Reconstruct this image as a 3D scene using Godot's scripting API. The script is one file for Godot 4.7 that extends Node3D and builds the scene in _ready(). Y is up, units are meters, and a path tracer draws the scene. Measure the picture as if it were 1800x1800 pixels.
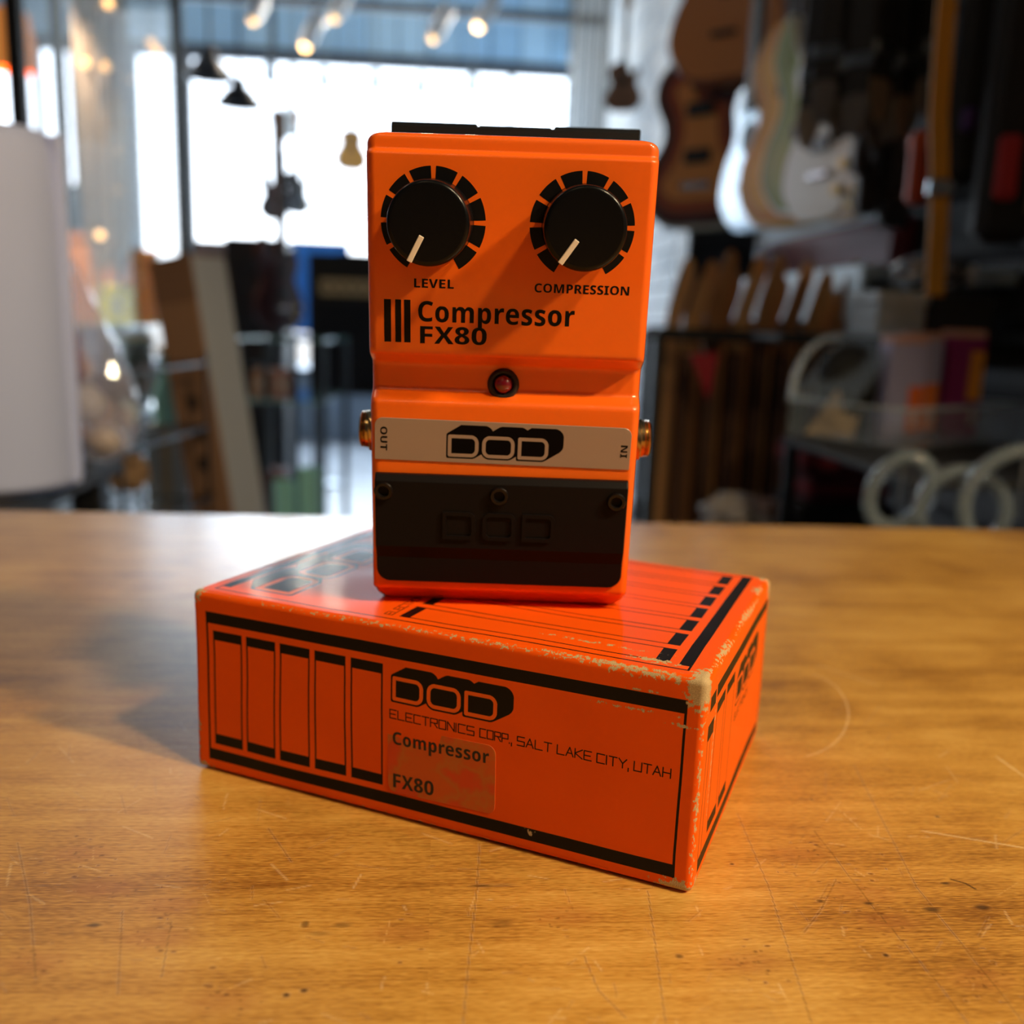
extends Node3D
# A guitar effects pedal standing on its carton on a bamboo shop counter, music shop behind.
# World: y up, metres, floor at y = 0, counter top at y = COUNTER, camera above the counter at x = z = 0.

const COUNTER := 0.95
const EYE := Vector3(0, 1.0814, 0)
const FOCAL := 1661.0            # pixels of the 1800 px frame
const PITCH := 11.4768           # degrees down
const ROLL := 2.0754             # degrees
const YAW := 4.6                 # how the room is turned against the view, degrees
const MM := 0.001
const BOX_TOP := 1.00362         # height of the carton's top

var cam_x: Vector3
var cam_y: Vector3
var cam_f: Vector3
var rng := RandomNumberGenerator.new()
var used := {}
var mats := {}

# ---------------------------------------------------------------- camera helpers
func aim() -> void:
	var p := deg_to_rad(PITCH)
	var r := deg_to_rad(ROLL)
	cam_f = Vector3(0, -sin(p), -cos(p))
	var up := Vector3(0, cos(p), -sin(p))
	cam_x = Vector3(1, 0, 0) * cos(r) + up * sin(r)
	cam_y = Vector3(-1, 0, 0) * sin(r) + up * cos(r)

func ray(px: float, py: float) -> Vector3:
	return cam_f + cam_x * ((px - 900.0) / FOCAL) - cam_y * ((py - 900.0) / FOCAL)

func at(px: float, py: float, z: float) -> Vector3:      # the point of that pixel's ray at depth z (negative)
	var d := ray(px, py)
	return EYE + d * (z / d.z)

func on_level(px: float, py: float, y: float) -> Vector3:
	var d := ray(px, py)
	return EYE + d * ((y - EYE.y) / d.y)

func room(x: float, y: float, z: float) -> Vector3:      # room axes to world
	return Vector3(x, y, z).rotated(Vector3.UP, deg_to_rad(YAW))

func on_back(px: float, py: float, depth: float) -> Vector3:   # the pixel's ray on a plane of the room z = -depth, in room axes
	var d := ray(px, py).rotated(Vector3.UP, -deg_to_rad(YAW))
	var e := EYE.rotated(Vector3.UP, -deg_to_rad(YAW))
	return e + d * ((-depth - e.z) / d.z)

# ---------------------------------------------------------------- object helpers
func numbered(called: String) -> String:
	used[called] = used.get(called, -1) + 1
	return called if used[called] == 0 else "%s_%03d" % [called, used[called]]

func tag(o: Node, label: String, category: String, group := "") -> Node:
	o.set_meta("label", label)
	o.set_meta("category", category)
	if group != "":
		o.set_meta("group", group)
	return o

func thing(called: String, label: String, category: String, where := Vector3.ZERO, turn := 0.0, group := "") -> Node3D:
	var o := Node3D.new()
	o.name = numbered(called)
	add_child(o)
	o.position = where
	o.rotation.y = turn
	tag(o, label, category, group)
	return o

func part(called: String, mesh: Mesh, m: Material, parent: Node, xf := Transform3D.IDENTITY) -> MeshInstance3D:
	var o := MeshInstance3D.new()
	o.mesh = mesh
	if m:
		o.material_override = m
	o.transform = xf
	if parent == self:
		o.name = numbered(called)
		add_child(o)
	else:
		o.name = called
		parent.add_child(o, true)
	return o

func structure(called: String, mesh: Mesh, m: Material, xf := Transform3D.IDENTITY) -> MeshInstance3D:
	var o := part(called, mesh, m, self, xf)
	o.set_meta("kind", "structure")
	return o

func copy(o: Node3D, where: Vector3, label := "") -> Node3D:
	var c: Node3D = o.duplicate()
	c.name = numbered(str(o.name).rstrip("0123456789").trim_suffix("_"))
	add_child(c)
	c.position = where
	if label != "":
		c.set_meta("label", label)
	return c

func shift(x: float, y: float, z: float) -> Transform3D:
	return Transform3D(Basis.IDENTITY, Vector3(x, y, z))

func rot(axis: Vector3, deg: float, where := Vector3.ZERO) -> Transform3D:
	return Transform3D(Basis(axis, deg_to_rad(deg)), where)

# ---------------------------------------------------------------- materials
func rgb(r: int, g: int, b: int) -> Color:
	return Color8(r, g, b)

func mat(c: Color, rough := 0.6, metal := 0.0, spec := 0.5) -> StandardMaterial3D:
	var key := "%s %.3f %.3f %.3f" % [c.to_html(), rough, metal, spec]
	if mats.has(key):
		return mats[key]
	var m := StandardMaterial3D.new()
	m.albedo_color = c
	m.roughness = rough
	m.metallic = metal
	m.metallic_specular = spec
	mats[key] = m
	return m

func coat(c: Color, rough := 0.4, amount := 1.0, coat_rough := 0.06) -> StandardMaterial3D:
	var m := StandardMaterial3D.new()
	m.albedo_color = c
	m.roughness = rough
	m.clearcoat_enabled = true
	m.clearcoat = amount
	m.clearcoat_roughness = coat_rough
	return m

func clear(c: Color, alpha: float, rough := 0.03) -> StandardMaterial3D:
	var m := StandardMaterial3D.new()
	m.transparency = BaseMaterial3D.TRANSPARENCY_ALPHA
	m.albedo_color = Color(c.r, c.g, c.b, alpha)
	m.roughness = rough
	return m

func glow(c: Color, energy: float) -> StandardMaterial3D:
	var m := StandardMaterial3D.new()
	m.albedo_color = c
	m.emission_enabled = true
	m.emission = c
	m.emission_energy_multiplier = energy
	return m

func noise_tex(seed_: int, freq: float, ramp: Array, size := 512, octaves := 4) -> NoiseTexture2D:
	var n := FastNoiseLite.new()
	n.seed = seed_
	n.frequency = freq
	n.fractal_octaves = octaves
	var t := NoiseTexture2D.new()
	t.width = size
	t.height = size
	t.seamless = true
	t.noise = n
	var g := Gradient.new()
	g.offsets = PackedFloat32Array(ramp.map(func(a): return a[0]))
	g.colors = PackedColorArray(ramp.map(func(a): return a[1]))
	t.color_ramp = g
	return t

func mottled(c1: Color, c2: Color, scale: float, rough: float, seed_ := 3, freq := 0.02) -> StandardMaterial3D:
	var m := StandardMaterial3D.new()
	m.albedo_texture = noise_tex(seed_, freq, [[0.25, c1], [0.75, c2]], 256)
	m.uv1_triplanar = true
	m.uv1_scale = Vector3.ONE * scale
	m.roughness = rough
	return m

# ---------------------------------------------------------------- mesh helpers (faces given counter-clockwise from outside)
func mesh_of(v: PackedVector3Array, faces: PackedInt32Array, smooth := true, uv := PackedVector2Array(), into: ArrayMesh = null) -> ArrayMesh:
	var a := []
	a.resize(Mesh.ARRAY_MAX)
	var idx := PackedInt32Array()
	idx.resize(faces.size())
	var n := PackedVector3Array()
	var pos := v
	var tex := uv
	if smooth:
		n.resize(v.size())
		for i in range(0, faces.size(), 3):
			var fn := (v[faces[i + 1]] - v[faces[i]]).cross(v[faces[i + 2]] - v[faces[i]])
			for k in 3:
				n[faces[i + k]] += fn
			idx[i] = faces[i]
			idx[i + 1] = faces[i + 2]
			idx[i + 2] = faces[i + 1]
		for i in n.size():
			n[i] = n[i].normalized() if n[i].length_squared() > 0.0 else Vector3.UP
	else:
		pos = PackedVector3Array()
		tex = PackedVector2Array()
		for i in range(0, faces.size(), 3):
			var fn := (v[faces[i + 1]] - v[faces[i]]).cross(v[faces[i + 2]] - v[faces[i]]).normalized()
			for k in [0, 2, 1]:
				idx[pos.size()] = pos.size()
				pos.append(v[faces[i + k]])
				n.append(fn)
				if uv.size():
					tex.append(uv[faces[i + k]])
	a[Mesh.ARRAY_VERTEX] = pos
	a[Mesh.ARRAY_NORMAL] = n
	a[Mesh.ARRAY_INDEX] = idx
	if tex.size():
		a[Mesh.ARRAY_TEX_UV] = tex
	var m := into if into else ArrayMesh.new()
	m.add_surface_from_arrays(Mesh.PRIMITIVE_TRIANGLES, a)
	return m

func quad(f: PackedInt32Array, a: int, b: int, c: int, d: int) -> void:
	f.append_array([a, b, c, a, c, d])

# box with chamfered edges, centred
func cbox(size: Vector3, b := 0.002) -> ArrayMesh:
	var key := "cbox %s %.5f" % [size, b]
	if mats.has(key):
		return mats[key]
	var h := size / 2.0
	b = minf(b, minf(h.x, minf(h.y, h.z)) * 0.9)
	var v := PackedVector3Array()
	var f := PackedInt32Array()
	var id := {}
	for sx in [-1, 1]:
		for sy in [-1, 1]:
			for sz in [-1, 1]:
				for ax in 3:
					var p := Vector3(sx * (h.x - b), sy * (h.y - b), sz * (h.z - b))
					p[ax] = [sx, sy, sz][ax] * h[ax]
					id[[sx, sy, sz, ax]] = v.size()
					v.append(p)
	var put := func(pts: Array):
		var c := Vector3.ZERO
		for k in pts:
			c += v[k]
		var n := (v[pts[1]] - v[pts[0]]).cross(v[pts[2]] - v[pts[0]])
		if n.dot(c) < 0:
			pts.reverse()
		for k in range(1, pts.size() - 1):
			f.append_array([pts[0], pts[k], pts[k + 1]])
	for ax in 3:
		var u := (ax + 1) % 3
		var w := (ax + 2) % 3
		for s in [-1, 1]:
			var corner := func(su, sw):
				var k := [0, 0, 0]
				k[ax] = s
				k[u] = su
				k[w] = sw
				return id[[k[0], k[1], k[2], ax]]
			put.call([corner.call(-1, -1), corner.call(1, -1), corner.call(1, 1), corner.call(-1, 1)])
			for s2 in [-1, 1]:     # edge between faces ax (s) and u (s2), running along w
				var e := func(sw, which):
					var k := [0, 0, 0]
					k[ax] = s
					k[u] = s2
					k[w] = sw
					return id[[k[0], k[1], k[2], which]]
				put.call([e.call(-1, ax), e.call(1, ax), e.call(1, u), e.call(-1, u)])
	for sx in [-1, 1]:
		for sy in [-1, 1]:
			for sz in [-1, 1]:
				put.call([id[[sx, sy, sz, 0]], id[[sx, sy, sz, 1]], id[[sx, sy, sz, 2]]])
	var m := mesh_of(v, f, false)
	mats[key] = m
	return m

# surface of revolution about y: profile of Vector2(radius, height), bottom to top
func lathe(profile: Array, segs := 32, smooth := false) -> ArrayMesh:
	var v := PackedVector3Array()
	var f := PackedInt32Array()
	for k in profile.size() - 1:            # each band its own vertices: crisp edges, round sides
		var a: Vector2 = profile[k]
		var b: Vector2 = profile[k + 1]
		var o := v.size()
		for i in segs:
			var t := TAU * i / segs
			v.append(Vector3(cos(t) * a.x, a.y, -sin(t) * a.x))
			v.append(Vector3(cos(t) * b.x, b.y, -sin(t) * b.x))
		for i in segs:
			var j := (i + 1) % segs
			quad(f, o + 2 * i, o + 2 * j, o + 2 * j + 1, o + 2 * i + 1)
	if smooth:
		var id := {}
		var v2 := PackedVector3Array()
		for i in f.size():
			var q := v[f[i]].snapped(Vector3.ONE * 1e-6)
			if not id.has(q):
				id[q] = v2.size()
				v2.append(v[f[i]])
			f[i] = id[q]
		v = v2
	return mesh_of(v, f)

# tube through points
func tube(pts: Array, radius, segs := 8, closed := false) -> ArrayMesh:
	var v := PackedVector3Array()
	var f := PackedInt32Array()
	var n := pts.size()
	var side := Vector3.ZERO
	for i in n:
		var a: Vector3 = pts[(i - 1 + n) % n] if closed else pts[maxi(i - 1, 0)]
		var b: Vector3 = pts[(i + 1) % n] if closed else pts[mini(i + 1, n - 1)]
		var t := (b - a).normalized()
		if side == Vector3.ZERO:
			side = t.cross(Vector3.UP if absf(t.y) < 0.9 else Vector3.RIGHT).normalized()
		side = (side - t * side.dot(t)).normalized()
		var up := side.cross(t)
		var r: float = radius[i] if radius is Array else radius
		for k in segs:
			var w := TAU * k / segs
			v.append(pts[i] + (side * cos(w) + up * sin(w)) * r)
	var last := n if closed else n - 1
	for i in last:
		for k in segs:
			var k2 := (k + 1) % segs
			var j := (i + 1) % n
			quad(f, i * segs + k, j * segs + k, j * segs + k2, i * segs + k2)
	if not closed:
		for k in range(1, segs - 1):
			f.append_array([0, k, k + 1])
			var o := (n - 1) * segs
			f.append_array([o, o + k + 1, o + k])
	return mesh_of(v, f)

# flat polygon (x, y) pushed out along z from z0 to z1, edges chamfered by b
func slab(poly: PackedVector2Array, z0: float, z1: float, b := 0.0) -> ArrayMesh:
	if Geometry2D.is_polygon_clockwise(poly):
		poly.reverse()
	var n := poly.size()
	var rings := [[poly, z0], [poly, z1]]
	if b > 0.0:
		var inner := PackedVector2Array()
		for i in n:
			var d1 := (poly[i] - poly[(i - 1 + n) % n]).normalized()
			var d2 := (poly[(i + 1) % n] - poly[i]).normalized()
			var nn := Vector2(-d1.y, d1.x) + Vector2(-d2.y, d2.x)
			inner.append(poly[i] + nn.normalized() * b)
		rings = [[inner, z0], [poly, z0 + b], [poly, z1 - b], [inner, z1]]
	var v := PackedVector3Array()
	var f := PackedInt32Array()
	var tris := Geometry2D.triangulate_polygon(poly)
	for k in rings.size() - 1:
		var o := v.size()
		for q in 2:
			for p in rings[k + q][0]:
				v.append(Vector3(p.x, p.y, rings[k + q][1]))
		for i in n:
			var j := (i + 1) % n
			quad(f, o + i, o + j, o + n + j, o + n + i)
	for top in [false, true]:
		var o := v.size()
		var r: Array = rings[-1] if top else rings[0]
		for p in r[0]:
			v.append(Vector3(p.x, p.y, r[1]))
		for i in range(0, tris.size(), 3):
			var t := [tris[i], tris[i + 1], tris[i + 2]]
			var ccw := (poly[t[1]] - poly[t[0]]).cross(poly[t[2]] - poly[t[0]]) > 0
			if ccw != top:
				t.reverse()
			f.append_array([o + t[0], o + t[1], o + t[2]])
	return mesh_of(v, f)

func spline(ctrl: Array, steps := 6, closed := true) -> PackedVector2Array:
	var out := PackedVector2Array()
	var n := ctrl.size()
	for i in (n if closed else n - 1):
		var p0: Vector2 = ctrl[(i - 1 + n) % n]
		var p1: Vector2 = ctrl[i]
		var p2: Vector2 = ctrl[(i + 1) % n]
		var p3: Vector2 = ctrl[(i + 2) % n]
		for k in steps:
			out.append(p1.cubic_interpolate(p2, p0, p3, float(k) / steps))
	return out

func round_rect(w: float, h: float, r: Array, steps := 6) -> PackedVector2Array:   # r: radii bottom-left, bottom-right, top-right, top-left
	var out := PackedVector2Array()
	var c := [Vector2(-w / 2, -h / 2), Vector2(w / 2, -h / 2), Vector2(w / 2, h / 2), Vector2(-w / 2, h / 2)]
	for i in 4:
		if r[i] <= 0.0:
			out.append(c[i])
			continue
		var o: Vector2 = c[i] - Vector2(signf(c[i].x), signf(c[i].y)) * r[i]
		for k in steps + 1:
			var t := PI + PI / 2 * i + PI / 2 * k / steps
			out.append(o + Vector2(cos(t), sin(t)) * r[i])
	return out

# loft: stations [v, w, half width, shoulder radius] along v (y); section in x and z, from z = floor_w
func loft(st: Array, floor_w := 0.0, arc := 6) -> ArrayMesh:
	var v := PackedVector3Array()
	var f := PackedInt32Array()
	var per := 0
	for s in st:
		var sec: Array[Vector2] = []
		var r: float = minf(s[3], maxf(s[1] - floor_w, 0.0) * 0.98)
		sec.append(Vector2(s[2], floor_w))
		sec.append(Vector2(s[2], lerpf(floor_w, s[1] - r, 0.97)))
		for k in arc + 1:
			var t := PI / 2 * k / arc
			sec.append(Vector2(s[2] - r + cos(t) * r, s[1] - r + sin(t) * r))
		var half := sec.duplicate()
		half.reverse()
		for q in 7:
			sec.append(Vector2(lerpf(s[2] - r, -s[2] + r, (q + 1) / 8.0), s[1]))
		for p in half:
			sec.append(Vector2(-p.x, p.y))
		per = sec.size()
		for p in sec:
			v.append(Vector3(p.x, s[0], p.y))
	for i in st.size() - 1:
		for k in per - 1:
			var a := i * per + k
			quad(f, a, a + per, a + per + 1, a + 1)
		var b := i * per
		quad(f, b + per - 1, b + 2 * per - 1, b + per, b)
	for k in range(1, per - 1):
		f.append_array([0, k, k + 1])
		var o := (st.size() - 1) * per
		f.append_array([o, o + k + 1, o + k])
	return mesh_of(v, f)

# profile of corners [x, y, radius] -> points with rounded corners
func fillet(c: Array, steps := 6) -> Array:
	var out := []
	for i in c.size():
		var p := Vector2(c[i][0], c[i][1])
		if i == 0 or i == c.size() - 1 or c[i][2] <= 0.0:
			out.append(p)
			continue
		var a := (Vector2(c[i - 1][0], c[i - 1][1]) - p)
		var b := (Vector2(c[i + 1][0], c[i + 1][1]) - p)
		var ang := absf(a.angle_to(b))
		var d: float = minf(c[i][2] / tan(ang / 2), minf(a.length(), b.length()) * 0.49)
		var p0 := p + a.normalized() * d
		var p1 := p + b.normalized() * d
		for k in steps + 1:
			var t := float(k) / steps
			out.append(p0.lerp(p, t).lerp(p.lerp(p1, t), t))
	return out

# lettering of a given width and cap height, standing in the xy plane, lower left corner at the origin
func letters(text: String, width: float, height: float, bold := true, thick := 0.06 * MM) -> Array:
	var font := SystemFont.new()
	font.font_names = PackedStringArray(["Droid Sans"])
	font.font_weight = 700 if bold else 400
	var t := TextMesh.new()
	t.text = text
	t.font = font
	t.font_size = 64
	t.pixel_size = 0.01
	t.depth = 0.1
	t.curve_step = 0.6
	var box := t.get_aabb()
	var cap := TextMesh.new()
	cap.text = "H"
	cap.font = font
	cap.font_size = 64
	cap.pixel_size = 0.01
	var hb := cap.get_aabb()
	var s := Vector3(width / box.size.x, height / hb.size.y, thick / 0.1)
	var low := hb.position.y
	var moved := Vector3(-box.position.x * s.x, -low * s.y, 0.0)
	return [t, Transform3D(Basis.from_scale(s), moved)]

const KEY := 1.8

func _ready() -> void:
	rng.seed = 4
	aim()
	# camera: a phone close to the pedal, focused on it
	var cam := Camera3D.new()
	cam.name = "camera"
	add_child(cam)
	cam.transform = Transform3D(Basis(cam_x, cam_y, -cam_f), EYE)
	var lens := CameraAttributesPhysical.new()
	lens.frustum_focal_length = 12.0 / tan(atan(900.0 / FOCAL))
	lens.frustum_focus_distance = 0.224
	lens.frustum_near = 0.01
	lens.frustum_far = 200.0
	lens.exposure_aperture = lens.frustum_focal_length / 3.8
	lens.auto_exposure_enabled = false
	cam.attributes = lens
	cam.fov = rad_to_deg(2 * atan(900.0 / FOCAL))
	cam.near = 0.01
	cam.far = 200.0
	cam.current = true
	var env := Environment.new()
	env.background_mode = Environment.BG_SKY
	var sky := Sky.new()
	var sm := ProceduralSkyMaterial.new()
	sm.sky_top_color = rgb(205, 226, 250)
	sm.sky_horizon_color = rgb(245, 250, 255)
	sm.ground_bottom_color = rgb(190, 190, 190)
	sm.ground_horizon_color = rgb(235, 240, 245)
	sm.sky_energy_multiplier = 2.2
	sm.ground_energy_multiplier = 1.6
	sky.sky_material = sm
	env.sky = sky
	env.tonemap_mode = Environment.TONE_MAPPER_LINEAR
	env.tonemap_exposure = 1.0
	env.sdfgi_enabled = true
	env.ssao_enabled = true
	env.ssil_enabled = true
	var we := WorldEnvironment.new()
	we.name = "surroundings"
	we.environment = env
	add_child(we)
	# daylight of the overcast street through the big window
	var day := AreaLight3D.new()
	day.name = "window_daylight"
	add_child(day)
	var wc := on_back(617, 300, BACK)
	day.transform = Transform3D(Basis(Vector3.UP, deg_to_rad(YAW) + PI), room(wc.x, 1.95, -BACK + 0.08))
	day.area_size = Vector2(3.6, 2.5)
	day.light_color = Color(0.86, 0.94, 1.0)
	day.light_energy = 13.0
	day.shadow_enabled = true
	shell()
	counter()
	carton()
	pedal()
	lamps()
	shop()

# ---------------------------------------------------------------- the shop's shell
const BACK := 8.2      # room z of the shop front
const RIGHT := 1.0
const LEFT := -5.2
const HEIGHT := 4.1
const NEAR := 2.6

func wall_box(called: String, lo: Vector3, hi: Vector3, m: Material) -> MeshInstance3D:
	var o := structure(called, cbox(hi - lo, 0.002), m)
	o.rotation.y = deg_to_rad(YAW)
	var c := (lo + hi) / 2
	o.position = room(c.x, c.y, c.z)
	return o

func shell() -> void:
	var plaster := mat(rgb(126, 126, 130), 0.85)
	var concrete := mottled(rgb(132, 136, 142), rgb(170, 174, 180), 0.8, 0.32, 14)
	wall_box("floor", Vector3(LEFT - 0.2, -0.2, -BACK - 0.2), Vector3(RIGHT + 0.2, 0, NEAR + 0.2), concrete)
	wall_box("ceiling", Vector3(LEFT - 0.2, HEIGHT, -BACK - 0.2), Vector3(RIGHT + 0.2, HEIGHT + 0.2, NEAR + 0.2), mat(rgb(96, 104, 112), 0.85))
	wall_box("wall_left", Vector3(LEFT - 0.2, 0, -BACK), Vector3(LEFT, HEIGHT, NEAR), plaster)
	wall_box("wall_rear", Vector3(LEFT, 0, NEAR), Vector3(RIGHT, HEIGHT, NEAR + 0.2), mat(rgb(90, 84, 78), 0.85))
	# right wall of white painted bricks: the bricks stand proud of the mortar
	var wr := wall_box("wall_right", Vector3(RIGHT, 0, -BACK), Vector3(RIGHT + 0.2, HEIGHT, NEAR), mat(rgb(176, 184, 190), 0.85))
	var tones := [mat(rgb(232, 240, 245), 0.75), mat(rgb(224, 233, 240), 0.75), mat(rgb(238, 243, 246), 0.7), mat(rgb(214, 224, 232), 0.8)]
	var bm := cbox(Vector3(0.024, 0.066, 0.208), 0.006)
	var wc := Vector3(RIGHT + 0.1, HEIGHT / 2, (NEAR - BACK) / 2)
	var spots := []
	var row := 0
	var y := 0.04
	while y < HEIGHT - 0.04:
		var z := -BACK + 0.12 + (0.11 if row % 2 else 0.0)
		while z < -2.2:
			var p := room(RIGHT, y, z)
			var d := p - EYE
			var depth := d.dot(cam_f)
			var px := 900 + FOCAL * d.dot(cam_x) / depth
			var py := 900 - FOCAL * d.dot(cam_y) / depth
			if px > 940 and px < 1340 and py > -120 and py < 900:
				spots.append([depth, Vector3(RIGHT - 0.002, y, z) - wc])
			z += 0.22
		y += 0.078
		row += 1
	spots.sort_custom(func(a, b): return a[0] < b[0])
	var rest := SurfaceTool.new()
	rest.begin(Mesh.PRIMITIVE_TRIANGLES)
	for i in spots.size():
		if i < 300:
			part("brick", bm, tones[(i * 7 + i / 5) % 4], wr, Transform3D(Basis.IDENTITY, spots[i][1]))
		else:
			rest.append_from(bm, 0, Transform3D(Basis.IDENTITY, spots[i][1]))
	if spots.size() > 300:
		part("distant_bricks", rest.commit(), tones[0], wr).set_meta("kind", "stuff")

	# shop front: solid wall round two openings, boarded header, glass
	var w1a := on_back(232, 400, BACK)
	var w1b := on_back(1002, 400, BACK)
	var head := on_back(620, 97, BACK).y
	var head2 := on_back(60, 118, BACK).y
	var sill := 0.55
	var w2a := LEFT + 0.25
	var w2b := on_back(140, 300, BACK).x
	var sill2 := on_back(100, 335, BACK).y
	var wm := mat(rgb(112, 126, 140), 0.8)
	wall_box("wall_back", Vector3(LEFT, head, -BACK - 0.2), Vector3(RIGHT, HEIGHT, -BACK), wm)
	wall_box("wall_back", Vector3(w1a.x, 0, -BACK - 0.2), Vector3(w1b.x, sill, -BACK), wm)
	wall_box("wall_back", Vector3(w1b.x, 0, -BACK - 0.2), Vector3(RIGHT, head, -BACK), wm)
	wall_box("wall_back", Vector3(w2b, 0, -BACK - 0.2), Vector3(w1a.x, head, -BACK), wm)
	wall_box("wall_back", Vector3(LEFT, 0, -BACK - 0.2), Vector3(w2b, sill2, -BACK), wm)
	wall_box("wall_back", Vector3(LEFT, sill2, -BACK - 0.2), Vector3(w2a, head, -BACK), wm)
	# boards of the header
	var hb := thing("window_header", "blue-grey boarded header above the bright shop window", "panel", room(0, head, -BACK + 0.02), deg_to_rad(YAW))
	var blues := [mat(rgb(160, 205, 240), 0.6), mat(rgb(150, 197, 236), 0.6), mat(rgb(168, 210, 242), 0.62)]
	var bw := 0.245
	var hh := HEIGHT - head - 0.02
	var x := w1b.x + 0.02
	var i := 0
	while x - bw > LEFT + 0.05:
		part("plank", cbox(Vector3(bw - 0.012, hh, 0.03), 0.006), blues[(i * 5 + i / 3) % 3], hb, shift(x - bw / 2, hh / 2, 0.0))
		x -= bw
		i += 1
	part("lower_rail", cbox(Vector3(w1b.x - LEFT - 0.1, 0.06, 0.05), 0.008), mat(rgb(60, 72, 84), 0.6), hb, shift((w1b.x + LEFT + 0.1) / 2, -0.02, 0.015))
	# frames and panes
	var alu := mat(rgb(88, 98, 104), 0.45, 0.3)
	var glass := clear(Color(0.93, 0.98, 1.0), 0.06, 0.0)
	var win := [[w1a.x, w1b.x, sill, head, [on_back(330, 300, BACK).x, on_back(895, 300, BACK).x]], [w2a, w2b, sill2, head, [on_back(62, 200, BACK).x]]]
	for k in 2:
		var a: Array = win[k]
		var f := thing("window_%d" % (k + 1), "", "", room((a[0] + a[1]) / 2, a[2], -BACK - 0.1), deg_to_rad(YAW))
		f.set_meta("kind", "structure")
		for q in ["label", "category"]:
			f.remove_meta(q)
		var cx: float = (a[0] + a[1]) / 2
		var ww: float = a[1] - a[0]
		var wh: float = a[3] - a[2]
		for s in [-1, 1]:
			part("jamb", cbox(Vector3(0.06, wh, 0.08), 0.004), alu, f, shift(s * (ww / 2 - 0.03), wh / 2, 0))
		part("sill_bar", cbox(Vector3(ww, 0.06, 0.10), 0.004), alu, f, shift(0, 0.03, 0))
		part("head_bar", cbox(Vector3(ww, 0.06, 0.08), 0.004), alu, f, shift(0, wh - 0.03, 0))
		var edges: Array = [a[0]] + a[4] + [a[1]]
		for e in a[4]:
			part("mullion", cbox(Vector3(0.05, wh, 0.07), 0.004), alu, f, shift(e - cx, wh / 2, 0))
		for e in edges.size() - 1:
			part("pane", cbox(Vector3(edges[e + 1] - edges[e] - 0.05, wh - 0.1, 0.008), 0.001), glass, f, shift((edges[e] + edges[e + 1]) / 2 - cx, wh / 2, 0))
	# street outside
	wall_box("pavement", Vector3(LEFT - 14, -0.3, -BACK - 14), Vector3(RIGHT + 14, -0.05, -BACK - 0.21), mat(rgb(190, 192, 194), 0.85))

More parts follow.
